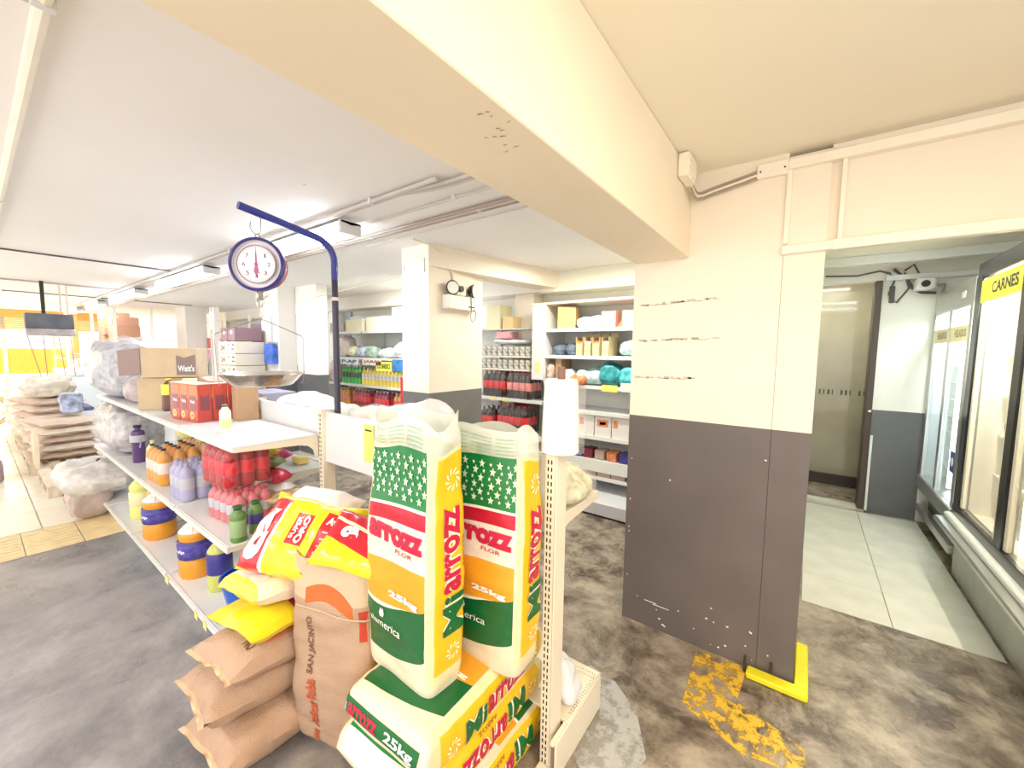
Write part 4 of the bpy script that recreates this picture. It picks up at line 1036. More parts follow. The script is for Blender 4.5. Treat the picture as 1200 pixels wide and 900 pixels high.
MB().lathe([(.10, 0), (.135, .19), (.142, .195), (.142, .205), (.130, .205), (.096, .01)], 24).done('basin', BLUE, o)
lumpy('plastic_bag', 'dark blue bag bulging out of the blue basin', 'bag', (-2.40, .90, z+.15), .22, .20, .14, mat('dark_blue_bag', (.05, .08, .30), .25, bump=.8, bscale=20), 12)
lumpy('paper_sack', 'brown striped paper sack standing on tiles at the far end of the unit', 'sack', (-5.35, .60, 0.007), .36, .30, .34, mat('brown_striped_sack', (.55, .45, .42), .7, var=.3, scale=5, stretch=(6, 1, .3)), 14)
lumpy('plastic_bag', 'thin white plastic bag trailing from the base shelf over the tiles', 'bag', (-5.55, .70, .20), .9, .6, .28, mat('pale_trailing_bag', (.70, .67, .66), .25, bump=1, bscale=24, var=.25, scale=10), 15, wr=.05)

# ---------------- far side of the gondola
lumpy('produce_bag', 'white plastic bag of greens on the far top shelf, left one', 'bag', (-3.05, 1.52, 1.0905), .42, .34, .17, BAGW, 16, film=None)
lumpy('produce_bag', 'white plastic bag with brown roots on the far top shelf behind the pole', 'bag', (-2.62, 1.50, 1.0905), .36, .30, .13, mat('speckled_produce_bag', (.84, .84, .80), .3, bump=.8, bscale=16, var=.18, scale=18), 17)
carton('carton', 'grey carton with pale blue panel on the far top shelf', 'box', (-3.72, 1.52, 1.0905), .42, .26, .14, mat('slate_card', (.36, .35, .42), .6), text=[('#', .02, .60, .05, .95, mat('pale_blue_picture', (.62, .84, .92), .4, var=.3, scale=14))], tape=False)
P_ = mat('bread_in_bag', (.82, .74, .60), .35, bump=.8, bscale=18, var=.22, scale=12)
shelf(-2.30, -1.53, 1.68, SY+.05, 1.09, m=SHELF)
lumpy('bread_bag', 'clear bag of bread rolls lying behind the white panel beside the pole', 'bag', (-1.98, 1.48, 1.0905), .55, .32, .165, P_, 18, film=BAGF)
tag(MB().box(-.07, .07, -.001, .001, -.03, .03).done('paper_label', WPRINT, None, (-1.88, 1.315, 1.205), (radians(-12), 0, 0)), 'white paper label on the bread bag', 'label')
lumpy('plastic_bag', 'white knotted plastic bag behind the taller rice sack', 'bag', (-1.64, 1.46, 1.0905), .26, .30, .23, BAGW, 19)
lumpy('herb_bag', 'clear bag of pale yellow-green herbs on the far shelf right of the post', 'bag', (-.94, 1.48, .966), .48, .32, .14, mat('yellow_green_herbs', (.78, .72, .42), .4, bump=.9, bscale=40, var=.45, scale=26), 20, film=BAGF)
lumpy('plastic_bag', 'white bag end poking out behind the post foot', 'bag', (-.735, 1.40, .168), .12, .12, .16, BAGW, 21)
for i, (x, y, zz, w, l, c, lab) in enumerate(((-3.42, 1.42, .705, .26, .2, (.55, .04, .14), 'dark red packet on the low far shelf seen under the top shelf'), (-3.15, 1.50, .705, .12, .08, (.90, .72, .25), 'small yellow block on the low far shelf'))):
    if i: tag(MB().box(-w/2, w/2, -l/2, l/2, 0, .05, bev=.006).done('soap_block', mat('pk_y', c, .4), None, (x, y, zz)), lab, 'packet')
    else:
        o = thing('snack_bag', lab, 'packet', (x, y, zz+.04)); pillow('bag_body', mat('dark_red_packet', c, .3), o, w, l, .08, 71, n=14)

# ================================================================== BACK SHELVING RUN (front at Y 3.85)
BG = thing('back_shelving', 'long white wall shelving run at the back, filled with drinks and packets', 'shelving')
BY, BZ = 3.85, 4.30
def back_shelf(x0, x1, z, ya=BY, lip=.035, m=SHELF):
    o = MB().box(x0, x1, ya, BZ, z-.014, z, bev=.002).done('shelf', m, BG)
    MB().box(x0, x1, ya-.006, ya, z-lip, z+.004, bev=.0015).done('front_lip', RAIL, o); return o
for x in (-6.95, -5.9, -4.6, -3.35, -2.40, -1.38, -.92): MB().box(x-.02, x+.02, BZ-.05, BZ, 0, 2.12, bev=.002).done('upright', SHELF, BG)
MB().box(-6.95, -.92, BZ+.0, BZ+.012, 0, 2.2).done('back_panel', mat('pale_back_panel', (.86, .88, .82), .5), BG)
SEC = {'r': (-2.38, -.94), 'm': (-3.33, -2.40), 'l': (-5.88, -3.37), 'f': (-6.93, -5.92)}
for k, zs in {'r': (1.85, 1.56, 1.25, .98, .72, .47, .30), 'm': (1.03, .60, .30), 'l': (1.89, 1.46, 1.01, .62, .30), 'f': (1.89, 1.46, 1.01, .62, .30)}.items():
    for z in zs:
        o = back_shelf(SEC[k][0], SEC[k][1], z, BY if z > .2 else 3.6, lip=.035 if z != .47 else .12)
    MB().box(SEC[k][0], SEC[k][1], 3.55, BZ, .02, .14, bev=.003).done('base_plinth', SHELF, BG)
MB().box(-2.545, -2.385, BY-.02, BY+.0, 1.28, 2.12, bev=.003).box(-2.395, -2.375, BY, BZ-.05, 1.25, 2.12, bev=.002).done('side_board', WHITEP, BG)
MB().box(-2.60, -.92, BY-.0, BZ, 2.12, 2.145, bev=.003).done('top_board', IVORY, BG)
tag(MB().box(-.03, .03, -.001, .001, -.06, .06).done('price_card', mat('lime_card', (.80, .92, .35), .5), None, (-2.46, BY-.022, 1.42)), 'lime green card on the white side board', 'price tag')
TQ = mat('turquoise_packet', (.10, .58, .66), .3, var=.5, scale=22, bump=.6, bscale=40); TQ2 = mat('pale_turquoise_packet', (.55, .82, .85), .3, var=.3, scale=22, bump=.6, bscale=40)
DGR = mat('dark_grey_packet', (.16, .20, .28), .35, var=.5, scale=26, bump=.5, bscale=40); TEAL = mat('deep_teal_packet', (.03, .30, .34), .3, var=.5, scale=22)
ORP = mat('orange_packet', (.85, .28, .12), .35, var=.3, scale=24)
# right section
carton('carton', 'tall kraft carton on the top back shelf, open orange top', 'box', (-2.18, 4.02, 1.8505), .20, .24, .24, mat('ochre_card', (.78, .52, .22), .7), rz=.3, tape=False)
o = bpy.data.objects['carton.006'] if 'carton.006' in bpy.data.objects else None
lumpy('packet_heap', 'flat pale blue wrapped bundle beside the ochre carton on the top back shelf', 'bag', (-1.88, 4.0, 1.8505), .34, .28, .13, mat('pale_blue_film', (.76, .88, .92), .25, bump=.8, bscale=16), 81)
SIG = mat('salmon_frame', (.88, .38, .30), .5)
for i, x in enumerate((-1.66, -1.44)):
    o = thing('framed_box', ('left', 'right')[i]+' white box with salmon border on the top back shelf', 'box', (x, 3.95, 1.8505), .1)
    MB().box(-.075, .075, -.06, .06, 0, .17, bev=.004).done('box_body', SIG, o); MB().box(-.058, .058, -.064, -.058, .02, .155, bev=.002).done('white_panel', WPRINT, o)
tag(MB().prism([(-.05, 0), (.05, 0), (.05, .15)], -.03, .03, 'y').done('folded_sign', SIG, None, (-1.555, 4.0, 1.8505)), 'salmon red wedge between the two framed boxes', 'box')
for i, (x, m, lab) in enumerate(((-2.25, DGR, 'dark grey packet pile on the second back shelf, left'), (-2.08, DGR, 'dark blue packet pile on the second back shelf beside the card files'))):
    lumpy('packet_pile', lab, 'packets', (x, 4.02, 1.5605), .18, .28, .13, m, 83+i, wr=.03)
for i in range(4):
    o = thing('magazine_file', ('first', 'second', 'third', 'fourth')[i]+' ochre card file from the left on the second back shelf', 'card file', (-1.97+i*.095+(.01 if i == 3 else 0), 4.0, 1.5605), 0, 'card files on the back shelf')
    m = mat('ochre_card_light', (.85, .66, .36), .7)
    MB().box(-.040, .040, -.12, -.117, 0, .13).box(-.040, -.037, -.12, .12, 0, .20).box(.037, .040, -.12, .12, 0, .20).box(-.04, .04, .117, .12, 0, .24).box(-.04, .04, -.12, .12, 0, .004).done('file_body', m, o)
    MB().box(-.033, .033, -.10, .11, .005, .155, bev=.006).done('contents', WHITEP if i % 2 else ORP, o)
for i, (x, zz, w, h, m, lab) in enumerate(((-1.40, 1.5605, .30, .17, TQ2, 'heap of pale turquoise packets on the second back shelf, right'), (-1.13, 1.5605, .26, .19, TQ2, 'turquoise packets beside the column on the second back shelf'),
      (-1.85, 1.2505, .34, .17, TQ2, 'pale turquoise packets on the third back shelf, left'), (-1.62, 1.2505, .24, .24, TEAL, 'deep teal packets on the third back shelf, middle'), (-1.42, 1.2505, .24, .22, TQ, 'bright turquoise packets on the third back shelf'), (-1.16, 1.2505, .28, .21, TEAL, 'teal packets beside the column on the third back shelf'),
      (-1.96, 1.2505, .20, .11, ORP, 'orange packet in front on the third back shelf'), (-2.10, 1.2505, .20, .15, BAGW, 'white packet on the third back shelf beside the kraft board'))):
    lumpy('packet_heap', lab, 'packets', (x, 4.0 if 'front' not in lab else 3.92, zz), w, .28, h, m, 90+i, wr=.04)
carton('carton', 'tall narrow kraft board standing on the third back shelf', 'box', (-2.22, 4.0, 1.2505), .07, .25, .29, KRAFT, tape=False)
lumpy('packet_heap', 'white and red packet at the left end of the third back shelf', 'packets', (-2.32, 3.95, 1.2505), .09, .2, .2, mat('white_red_packet', (.86, .55, .48), .4, var=.5, scale=20), 101)
tag(MB().box(-.085, .085, -.001, .001, -.035, .035).done('price_card', mat('yellow_card', (.92, .80, .18), .5), None, (-1.60, 3.842, 1.235)), 'yellow price card hanging on the third back shelf', 'price tag')
tag(MB().box(-.055, .055, -.001, .001, -.045, .045).done('price_card', mat('cream_card', (.90, .84, .74), .5), None, (-1.43, 3.842, 1.255)), 'cream price card right of the yellow one on the third back shelf', 'price tag')
tag(MB().box(-.05, .05, -.001, .001, -.025, .025).done('price_card', YTAG, None, (-1.28, 3.842, 1.235)), 'small yellow card beside the column on the third back shelf', 'price tag')
CB = mat('white_card_box', (.86, .82, .78), .6); BRN = mat('mauve_brown_card', (.55, .40, .34), .7)
for i in range(5):
    x = -2.24+i*.19
    carton('carton', ('first', 'second', 'third', 'fourth', 'fifth')[i]+' white carton with orange print from the left on the lower back shelf', 'box', (x, 3.99, .7205), .18, .24, .22, CB, tape=False, group='white cartons on the lower back shelf', text=[('#', .15, .82, .50, .82, ORP), ('#', .30, .68, .58, .72, WPRINT)] if i % 2 else [('#', .08, .34, .5, .85, ORP)])
for i in range(6):
    x = -2.26+i*.155
    carton('carton', ('first', 'second', 'third', 'fourth', 'fifth', 'sixth')[i]+' mauve brown carton from the left on the lowest back shelf', 'box', (x, 3.97, .3005), .148, .22, .145, BRN, tape=False, group='mauve brown cartons on the lowest back shelf', text=[('#', .2, .8, .72, .92, ORP)])
for i in range(7):
    tag(MB().box(-.055, .055, -.08, .08, 0, .10, bev=.01).done('packet', (BRN, ORP, NAVY, MAR)[i % 4], None, (-2.25+i*.135, 3.97, .4705)), ('dark brown', 'orange', 'navy', 'maroon')[i % 4]+' packet on the narrow back shelf, place %s from left' % ('one', 'two', 'three', 'four', 'five', 'six', 'seven')[i], 'packet', 'packets on the narrow back shelf')
# middle section: cola packs
def mini(nm, lab, x, y, z, rz, nx, ny, r, h, liq, lbl, cap, grp=None): return pack(nm, lab, 'drink pack', (x, y, z), rz, nx, ny, r, h, liq, lbl, cap, group=grp)
CF = mat('red_cola_label', (.80, .03, .04), .35)
mini('cola_pack', 'wrapped cola bottle pack on the middle back shelf, left one', -3.14, 4.0, 1.031, 0, 4, 3, .045, .32, COLA, CF, RED)
mini('cola_pack', 'wrapped cola bottle pack on the middle back shelf, right one', -2.76, 4.0, 1.031, 0, 4, 3, .045, .31, COLA, mat('pale_red_label', (.86, .30, .28), .35), RED)
mini('cola_pack', 'cola bottle pack under the middle back shelf, right', -2.86, 4.0, .601, 0, 5, 3, .045, .33, COLA, CF, RED)
mini('cola_pack', 'cola bottle pack under the middle back shelf beside the mid pillar', -3.25, 3.98, .601, 0, 2, 3, .045, .29, COLA, CF, BLK)
CANM = mat('black_and_white_can_label', (.50, .48, .42), .3, var=.85, scale=34)
for i, (zz, lab) in enumerate(((1.362, 'lower layer of wrapped black-and-white cans above the cola'), (1.52, 'upper layer of wrapped black-and-white cans above the cola'))):
    o = thing('can_tray', lab, 'can tray', (-2.98, 4.0, zz), 0, 'wrapped can trays'); 
    MB().box(-.38, .38, -.13, .13, 0, .022, bev=.004).done('tray', mat('cream_tray', (.90, .87, .76), .6), o)
    f0 = None
    for a in range(9):
        for b_ in range(3):
            p = (-.335+a*.084, -.085+b_*.085, .022)
            if f0 is None: f0 = MB().lathe([(.030, 0), (.037, .008), (.037, .10), (.028, .115)], 12).done('can', CANM, o, p)
            else: c = f0.copy(); COL.objects.link(c); c.parent = o; c.location = p
    MB().box(-.385, .385, -.135, .135, -.001, .142, bev=.012).done('shrink_film', FILM, o)
lumpy('plastic_bag', 'white wrapped bundle on top of the can trays', 'bag', (-2.95, 4.0, 1.68), .5, .26, .07, BAGW, 111)
carton('carton', 'pale yellow carton above the can trays, beside the pillar', 'box', (-3.20, 4.05, 1.87), .22, .25, .30, mat('pale_yellow_card', (.90, .84, .58), .7), tape=False)
carton('carton', 'small ochre carton right of the pale yellow carton', 'box', (-2.98, 4.05, 1.87), .16, .22, .15, mat('ochre_card_light', (.85, .66, .36), .7), tape=False)
tag(MB().box(-.45, .30, -.14, .14, -.012, 0, bev=.002).done('loose_shelf', SHELF, None, (-2.95, 4.05, 1.869)), 'short white shelf plate carrying the yellow carton', 'shelf')
tag(MB().box(-.10, .10, -.10, .10, 0, .08, bev=.01).done('packet', mat('pink_box', (.88, .45, .50), .5), None, (-3.03, 4.0, 1.752)), 'pink box below the pale yellow carton', 'box')
for x, l in ((-3.12, 'left'), (-2.93, 'right')): tag(MB().box(-.05, .05, -.001, .001, -.016, .016).done('price_tag', YTAG, None, (x, 3.842, 1.008)), l+' yellow tag below the cola packs on the back shelf', 'price tag')
# left section: rows of bottles (each a thing)
ROWS = {}
def bottle_row(key, lab, x0, n_, dx, y, z, r, h, liq, lbl, cap, labz=(.35, .65)):
    f = bottle('drink_bottle', lab, 'bottle', (x0, y, z), r, h, liq, lbl, cap, group=lab, n=12, labz=labz)
    ch = [c for c in bpy.data.objects if c.parent == f]
    for i in range(1, n_):
        c = f.copy(); COL.objects.link(c); c.location = (x0+i*dx, y, z)
        for g in ch: d = g.copy(); COL.objects.link(d); d.parent = c
GRB = mat('lime_green_soda', (.12, .55, .15), .15)
for j in range(2): bottle_row('g', 'green soda bottle in the %s row on the left back shelf' % ('front', 'rear')[j], -6.55, 6, .095, 3.92+j*.1, 1.011, .042, .30, GRB, mat('dark_wrap_label', (.10, .16, .10), .35), WHITEP)
for j in range(2): bottle_row('y', 'yellow soda bottle in the %s row on the left back shelf' % ('front', 'rear')[j], -5.95, 12, .095, 3.92+j*.1, 1.011, .042, .28, mat('golden_soda', (.92, .72, .14), .2), mat('white_brown_label', (.85, .78, .70), .4, var=.4, scale=30), WHITEP)
bottle_row('r', 'yellow-green drink bottle at the right end of the left back shelf', -4.78, 5, .09, 3.92, 1.011, .040, .30, YELJ, mat('orange_label', (.92, .55, .12), .35), mat('green_cap', (.1, .5, .2), .4))
for i, (x, m, lm, w) in enumerate(((-6.55, ORJ, ORP, 4), (-6.0, REDJ, REDL, 5), (-5.45, mat('dark_red_soda', (.38, .01, .05), .2), REDL, 4), (-4.95, ORJ, REDL, 4))):
    mini('soda_pack', ('orange soda pack at the left below the green bottles', 'red soda pack below the yellow bottles, left', 'dark red soda pack below the yellow bottles, middle', 'orange-red soda pack below the yellow bottles beside the pillar')[i], x, 4.0, .622, 0, w, 3, .045, .30, m, lm, WHITEP)
SGN = [(-6.25, 1.34, .52, .10, mat('cyan_sign', (.86, .92, .93), .5), 'P-AP', mat('sign_blue', (.03, .12, .50), .5), 'white shelf sign with blue lettering above the green bottles'),
       (-5.62, 1.345, .50, .10, mat('cream_sign', (.93, .88, .82), .5), 'JABAI', mat('sign_brown', (.45, .15, .12), .5), 'cream shelf sign with brown lettering above the yellow bottles'),
       (-5.30, 1.26, .40, .15, mat('yellow_sign', (.93, .93, .12), .5), 'COMBO', mat('sign_dark', (.25, .24, .05), .5), 'yellow combo sign above the yellow bottles')]
for x, zz, w, h, m, tx, tm, lab in SGN:
    o = tag(MB().box(-w/2, w/2, -.002, .002, 0, h).done('shelf_sign', m, None, (x, 3.83, zz)), lab, 'sign'); text_on(flat((-w*.42, -.004, h*.25), (w*.84, 0, 0), (0, 0, h*.55)), tx, tm, o, bold=.04)
tag(MB().box(-.14, .14, -.002, .002, 0, .18).done('shelf_sign', mat('blue_poster', (.05, .25, .62), .5, var=.5, scale=10), None, (-4.94, 3.83, 1.27)), 'blue poster card beside the pillar on the left back shelf', 'sign')
# upper goods, left section
lumpy('packet_heap', 'big white-pink packet pile at the left of the left back shelf', 'packets', (-6.62, 4.0, 1.461), .42, .3, .36, mat('white_pink_pack', (.88, .72, .68), .4, var=.2, scale=6), 121)
lumpy('packet_heap', 'white-pink bags standing at the left beside the green bottles', 'packets', (-6.82, 3.95, 1.011), .20, .26, .40, mat('white_pink_pack2', (.88, .60, .58), .4, var=.3, scale=8), 122)
for i, (x, w, h, c, lab) in enumerate(((-6.28, .22, .20, (.80, .76, .52), 'cream and black bag on the upper left back shelf'), (-6.0, .28, .17, (.55, .60, .72), 'lilac packets on the upper left back shelf'), (-5.72, .28, .19, (.42, .55, .45), 'dull green packets on the upper left back shelf'), (-5.35, .36, .15, (.86, .88, .80), 'pale packets on the upper left back shelf'), (-4.98, .22, .24, (.78, .76, .88), 'lilac white bag on the upper left back shelf beside the pillar'))):
    lumpy('packet_heap', lab, 'packets', (x, 3.98, 1.461), w, .26, h, mat('upper_pack_%s' % 'abcde'[i], c, .4, var=.4, scale=18), 130+i, wr=.03)
CY = mat('cream_yellow_card', (.90, .84, .62), .7); CW = mat('warm_cream_card', (.92, .82, .66), .7)
for i, (x, w, h, m, lab) in enumerate(((-6.66, .42, .16, mat('mauve_card', (.55, .46, .46), .7), 'mauve carton at the left on top of the back shelving'), (-6.12, .50, .20, CY, 'cream carton on top of the back shelving, second from left'), (-5.52, .52, .22, CW, 'warm cream carton on top of the back shelving'), (-4.98, .26, .34, CY, 'stacked cream carton beside the pillar on top of the back shelving'))):
    carton('carton', lab, 'box', (x, 4.0, 1.891), w, .3, h, m, tape=True, ink=mat('faint_tape', (.88, .80, .60), .4))
# red folded thing by the pillar
o = thing('red_parasol', 'folded red plastic board leaning on the left side of the mid pillar', 'board', (-3.14, 2.52, 0), 0)
MB().prism([(-.06, .0), (.045, 0), (.04, 1.20), (.0, 1.33), (-.055, 1.33)], -.02, .02, 'y').done('board', mat('matt_red_plastic', (.72, .04, .06), .4), o)
o.name = 'red_board'

# ================================================================== LEFT BACKGROUND
# stacked cartons with 24-mark near the white pillars
for i in range(4):
    carton('carton', ('lowest', 'second lowest', 'third', 'topmost')[i]+' cream carton marked 24 in the stack left of the white pillar', 'box', (-7.0, 2.50, .98+i*.178), .62, .4, .17, mat('cream_marked_card', (.84, .76, .62), .7), group='cream cartons marked 24', tape=False, text=[('24', .14, .40, .25, .70, UM), ('#', .60, .66, .6, .8, UM), ('#', .80, .97, .30, .42, NAVY), ('#', .84, .97, .62, .80, MAR)])
for i, x in enumerate((-7.14, -6.86)): carton('carton', ('left', 'right')[i]+' maroon carton on top of the cream carton stack', 'box', (x, 2.50, 1.70), .26, .36, .19, mat('maroon_card2', (.33, .20, .22), .7), tape=False, text=[('#', .4, .7, .5, .8, WPRINT)])
carton('carton', 'tall maroon carton behind the cream stack', 'box', (-7.15, 2.86, 1.62), .42, .18, .36, mat('maroon_card3', (.28, .20, .25), .7), tape=False)
carton('carton', 'large closed carton under the cream stack', 'box', (-7.0, 2.50, .0), .62, .42, .975, mat('plain_brown_card', (.5, .42, .36), .7))
tag(MB().box(-.14, .14, -.04, .04, 0, .30, bev=.01).done('blue_packet', mat('blue_pack', (.06, .16, .62), .4, var=.5, scale=12), None, (-6.50, 2.705, 1.36)), 'bright blue packet hanging beside the cream carton stack', 'packet')
tag(MB().box(-.14, .14, -.01, .01, .0, .05).box(-.002, .002, -.01, .01, 0, .4).done('packet_hanger', SILV, None, (-6.50, 2.735, 1.64)), 'thin metal hanger above the blue packet', 'hanger')
P1 = tag(MB().box(-.13, .13, -.002, .002, 0, .42).done('poster', mat('poster_white', (.92, .92, .93), .5), None, (-6.62, 2.746, 1.46)), 'white poster with yellow print on the left white pillar', 'poster')
MB().box(-.07, .09, -.004, -.002, .02, .17).done('yellow_print', mat('yellow_soft', (.93, .90, .40), .5), P1); MB().box(-.07, .09, -.004, -.002, .23, .38).done('faint_print', mat('peach_soft', (.93, .80, .75), .5), P1)
tag(MB().box(-.10, .10, -.002, .002, 0, .10).done('poster', mat('poster_white', (.92, .92, .93), .5), None, (-6.62, 2.746, 2.06)), 'small white notice high on the left white pillar', 'poster')
tag(MB().tube([(0, 0, .10), (.0, -.05, .06), (0, -.06, 0), (.03, -.04, -.04)], .012, 8).done('pipe_elbow', SILV, None, (-6.60, 2.73, 2.28)), 'grey pipe fitting above the notices on the left white pillar', 'fitting')
# wooden post behind the scale pan
o = tag(MB().box(-.05, .05, -.04, .04, 0, 2.28, bev=.003).done('wooden_post', mat('bare_grey_wood', (.55, .48, .42), .7, var=.2, scale=3, stretch=(8, 8, .5)), None, (-8.3, 2.55, 0)), 'bare grey-brown wooden post behind the scale pan, pink top', 'post')
MB().box(-.052, .052, -.042, .042, 1.90, 2.20).done('pink_wrap', mat('pale_pink_wrap', (.90, .78, .76), .6), o)
MB().box(.052, .13, -.03, .05, 0, 2.28).done('white_edge', WHITE, o)
# far shelf with cartons and yellow goods
def far_rack(x0, x1, y0, y1, zs, name='storage_rack', lab=''):
    o = thing(name, lab, 'shelving')
    for z in zs: MB().box(x0, x1, y0, y1, z-.03, z, bev=.004).done('shelf', mat('cream_rack', (.90, .86, .72), .5), o)
    for x in (x0, x1):
        for y in (y0, y1): MB().box(x-.025, x+.025, y-.025, y+.025, 0, 2.35, bev=.003).done('post', mat('cream_rack', (.9, .86, .72), .5), o)
    return o
far_rack(-13.4, -11.0, 1.75, 2.3, (1.45, .8), lab='cream storage rack at far left loaded with brown cartons')
RB = mat('red_brown_card', (.62, .34, .22), .7); RB2 = mat('rust_card', (.70, .40, .20), .7)
i = 0
for x, y, z, w, h, m, lab in ((-12.35, 1.95, 1.451, .62, .20, WPRINT, 'white carton with blue print at the bottom of the far brown stack'), (-12.35, 1.95, 1.655, .60, .17, RB, 'brown carton just above the white one in the far stack'), (-12.3, 1.95, 1.83, .62, .16, RB, 'third carton up in the far brown stack'), (-12.35, 1.95, 1.995, .60, .16, RB2, 'fourth carton up in the far brown stack'), (-12.35, 1.95, 2.16, .62, .15, RB, 'topmost carton of the far brown stack'),
                    (-11.62, 2.0, 1.451, .58, .34, RB2, 'large brown carton right of the far stack'), (-11.7, 2.0, 1.795, .5, .22, RB, 'second brown carton right of the far stack'), (-11.75, 2.0, 2.02, .44, .18, RB, 'upper brown carton right of the far stack')):
    c = carton('carton', lab, 'box', (x, y, z), w, .42, h, m, tape=False, text=[('#', .15, .8, .2, .6, mat('sky_print', (.35, .62, .88), .5))] if m is WPRINT else None)
far_rack(-12.4, -10.4, 3.4, 3.9, (1.30, .7), lab='cream rack in front of the back wall left of the pillars')
carton('carton', 'pink and white carton on the far rack left of the white pillars', 'box', (-11.4, 3.5, 1.301), .62, .3, .24, mat('pink_print_card', (.86, .42, .52), .6, var=.4, scale=8), tape=False)
carton('carton', 'pale blue carton on the far rack beside the pink one', 'box', (-10.85, 3.5, 1.301), .36, .3, .24, mat('pale_blue_card', (.50, .68, .88), .6), tape=False)
carton('carton', 'red carton standing on the pink carton', 'box', (-11.1, 3.5, 1.57), .60, .28, .24, mat('brick_red_card', (.62, .14, .14), .6), tape=False)
# yellow hanging goods
YG = [mat('yellow_hanging_pack', (.93, .76, .15), .4), mat('peach_hanging_pack', (.93, .66, .42), .4), mat('orange_hanging_pack', (.90, .52, .15), .4)]
yr = far_rack(-15.2, -13.0, 1.3, 1.7, (1.30, .7), name='display_rack', lab='far left display rack with yellow and peach hanging strips')
for k in range(9):
    tag(MB().box(-.09, .09, -.05, .05, 0, .85, bev=.01).done('hanging_strip', YG[k % 3], None, (-15.0+k*.22, 1.45, 1.42)), ('yellow', 'peach', 'orange')[k % 3]+' vertical strip of packets on the far display rack', 'packets', ('yellow', 'peach', 'orange')[k % 3]+' strips on the far rack')
for k in range(7): tag(MB().box(-.10, .10, -.06, .06, 0, .10, bev=.01).done('small_packet', YG[(k+1) % 3], None, (-15.0+k*.28, 1.45, 1.302)), 'small '+('yellow', 'peach', 'orange')[(k+1) % 3]+' packet at the foot of the far display rack', 'packets', 'small '+('yellow', 'peach', 'orange')[(k+1) % 3]+' packets on the far rack')
# shop front at far left
SF = mat('orange_shutter', (.93, .52, .10), .5, var=.08, scale=4)
sf = thing('shop_front', 'orange and yellow shop front with half-raised shutter at the far left end', 'shop front')
mb = MB()
MB().box(-16.1, -16.0, -3.0, 2.3, 2.28, 2.48, bev=.005).done('header', mat('orange_header', (.90, .45, .12), .5), sf)
for k in range(8): MB().box(-16.05, -16.0, -3, 2.3, 1.98+k*.038, 2.012+k*.038, bev=.006).done('slat', SF, sf)
MB().box(-16.08, -16.02, -3, 1.6, .86, 1.50, bev=.01).done('lower_panel', mat('golden_panel', (.93, .66, .12), .5, var=.08, scale=6, stretch=(1, 9, 1)), sf)
for y in (-.75, .55, 1.62, 2.25): MB().box(-16.1, -16.0, y-.04, y+.04, 0, 2.3, bev=.005).done('post', mat('pale_post', (.95, .90, .80), .5), sf)
o = tag(MB().box(-.002, .002, -.28, .28, -.1, .1).done('exit_sign', mat('mint_sign', (.45, .90, .62), .5), None, (-13.0, .10, 2.26)), 'mint green sign hanging at the far left edge of the ceiling', 'sign')
MB().tube([(0, -.2, .1), (0, -.2, .25)], .006, 6).tube([(0, .2, .1), (0, .2, .25)], .006, 6).done('hanger', SILV, o)
# hanging dark platform scale
o = thing('hanging_scale_platform', 'dark rectangular box hanging on rods from the ceiling at far left', 'hanging box', (-9.0, .74, 1.89))
MB().box(-.12, .12, -.235, .235, -.06, .16, bev=.008).done('dark_box', mat('charcoal_box', (.12, .13, .16), .4, var=.3, scale=6), o)
MB().box(-.15, .15, -.24, .24, -.16, -.06, bev=.01).done('lower_tray', mat('mauve_grey_tray', (.48, .44, .45), .35, var=.3, scale=8), o)
for y in (-.05, ): MB().box(-.02, .02, y-.02, y+.02, .16, .63).done('hanger_bar', BLACK, o)
for y in (.12, .19): MB().box(-.01, .01, y-.01, y+.01, .16, .6).done('thin_rod', mat('peach_rod', (.85, .68, .55), .5), o)
for y, y2 in ((-.22, -.12), (-.07, -.06), (.08, .12), (.2, .22)): MB().tube([(0, y, -.16), (0, y2, -.75)], .006, 6).done('cord', mat('rust_cord', (.45, .25, .22), .5), o)
tag(MB().tube([(-9, -.3, 2.50), (-9, 1.5, 2.50)], .014, 6).done('cross_pipe', mat('mauve_pipe', (.55, .45, .42), .5)), 'cross pipe on the ceiling holding the dark hanging box', 'pipe')
# counters, pallets and heaps along the aisle
o = thing('freezer_counter', 'long pale counter with blue stripe at the far left behind the bundles', 'counter', (-11.6, 1.40, 0))
MB().box(-1.0, 1.0, -.35, .35, 0, 1.05, bev=.02).done('counter_body', mat('pale_counter', (.82, .88, .92), .35), o); MB().box(-1.02, 1.02, -.37, .37, 1.05, 1.12, bev=.01).done('counter_top', WHITEP, o)
MB().box(-1.002, 1.002, -.356, -.349, .72, .90).done('blue_stripe', mat('blue_stripe', (.25, .38, .62), .5), o)
def pallet(x, y, w, d, lab, rz=0):
    o = thing('pallet', lab, 'pallet', (x, y, .007), rz); m = mat('bleached_wood', (.74, .62, .48), .8, var=.15, scale=5, stretch=(1, 8, 1))
    for k in range(5): MB().box(-w/2, w/2, -d/2+k*(d-.1)/4, -d/2+.1+k*(d-.1)/4, .105, .125, bev=.003).done('top_board', m, o)
    for xx in (-w/2, -.05, w/2-.1): MB().box(xx, xx+.1, -d/2, d/2, .02, .104, bev=.003).done('bearer', m, o)
    for k in (0, 1): MB().box(-w/2, w/2, -d/2+k*(d-.1), -d/2+.1+k*(d-.1), .0, .019, bev=.002).done('bottom_board', m, o)
    return o
pallet(-6.75, .72, 1.0, .62, 'bare wooden pallet on the tiles nearest the shelving end')
pallet(-8.1, .72, 1.2, .7, 'wooden pallet carrying flat kraft sacks'); pallet(-9.6, .72, 1.2, .7, 'wooden pallet under the farther sack heap')
FS = [mat('flat_sack_a', (.66, .52, .42), .75, var=.15, scale=6), mat('flat_sack_b', (.74, .64, .54), .75, var=.15, scale=6)]
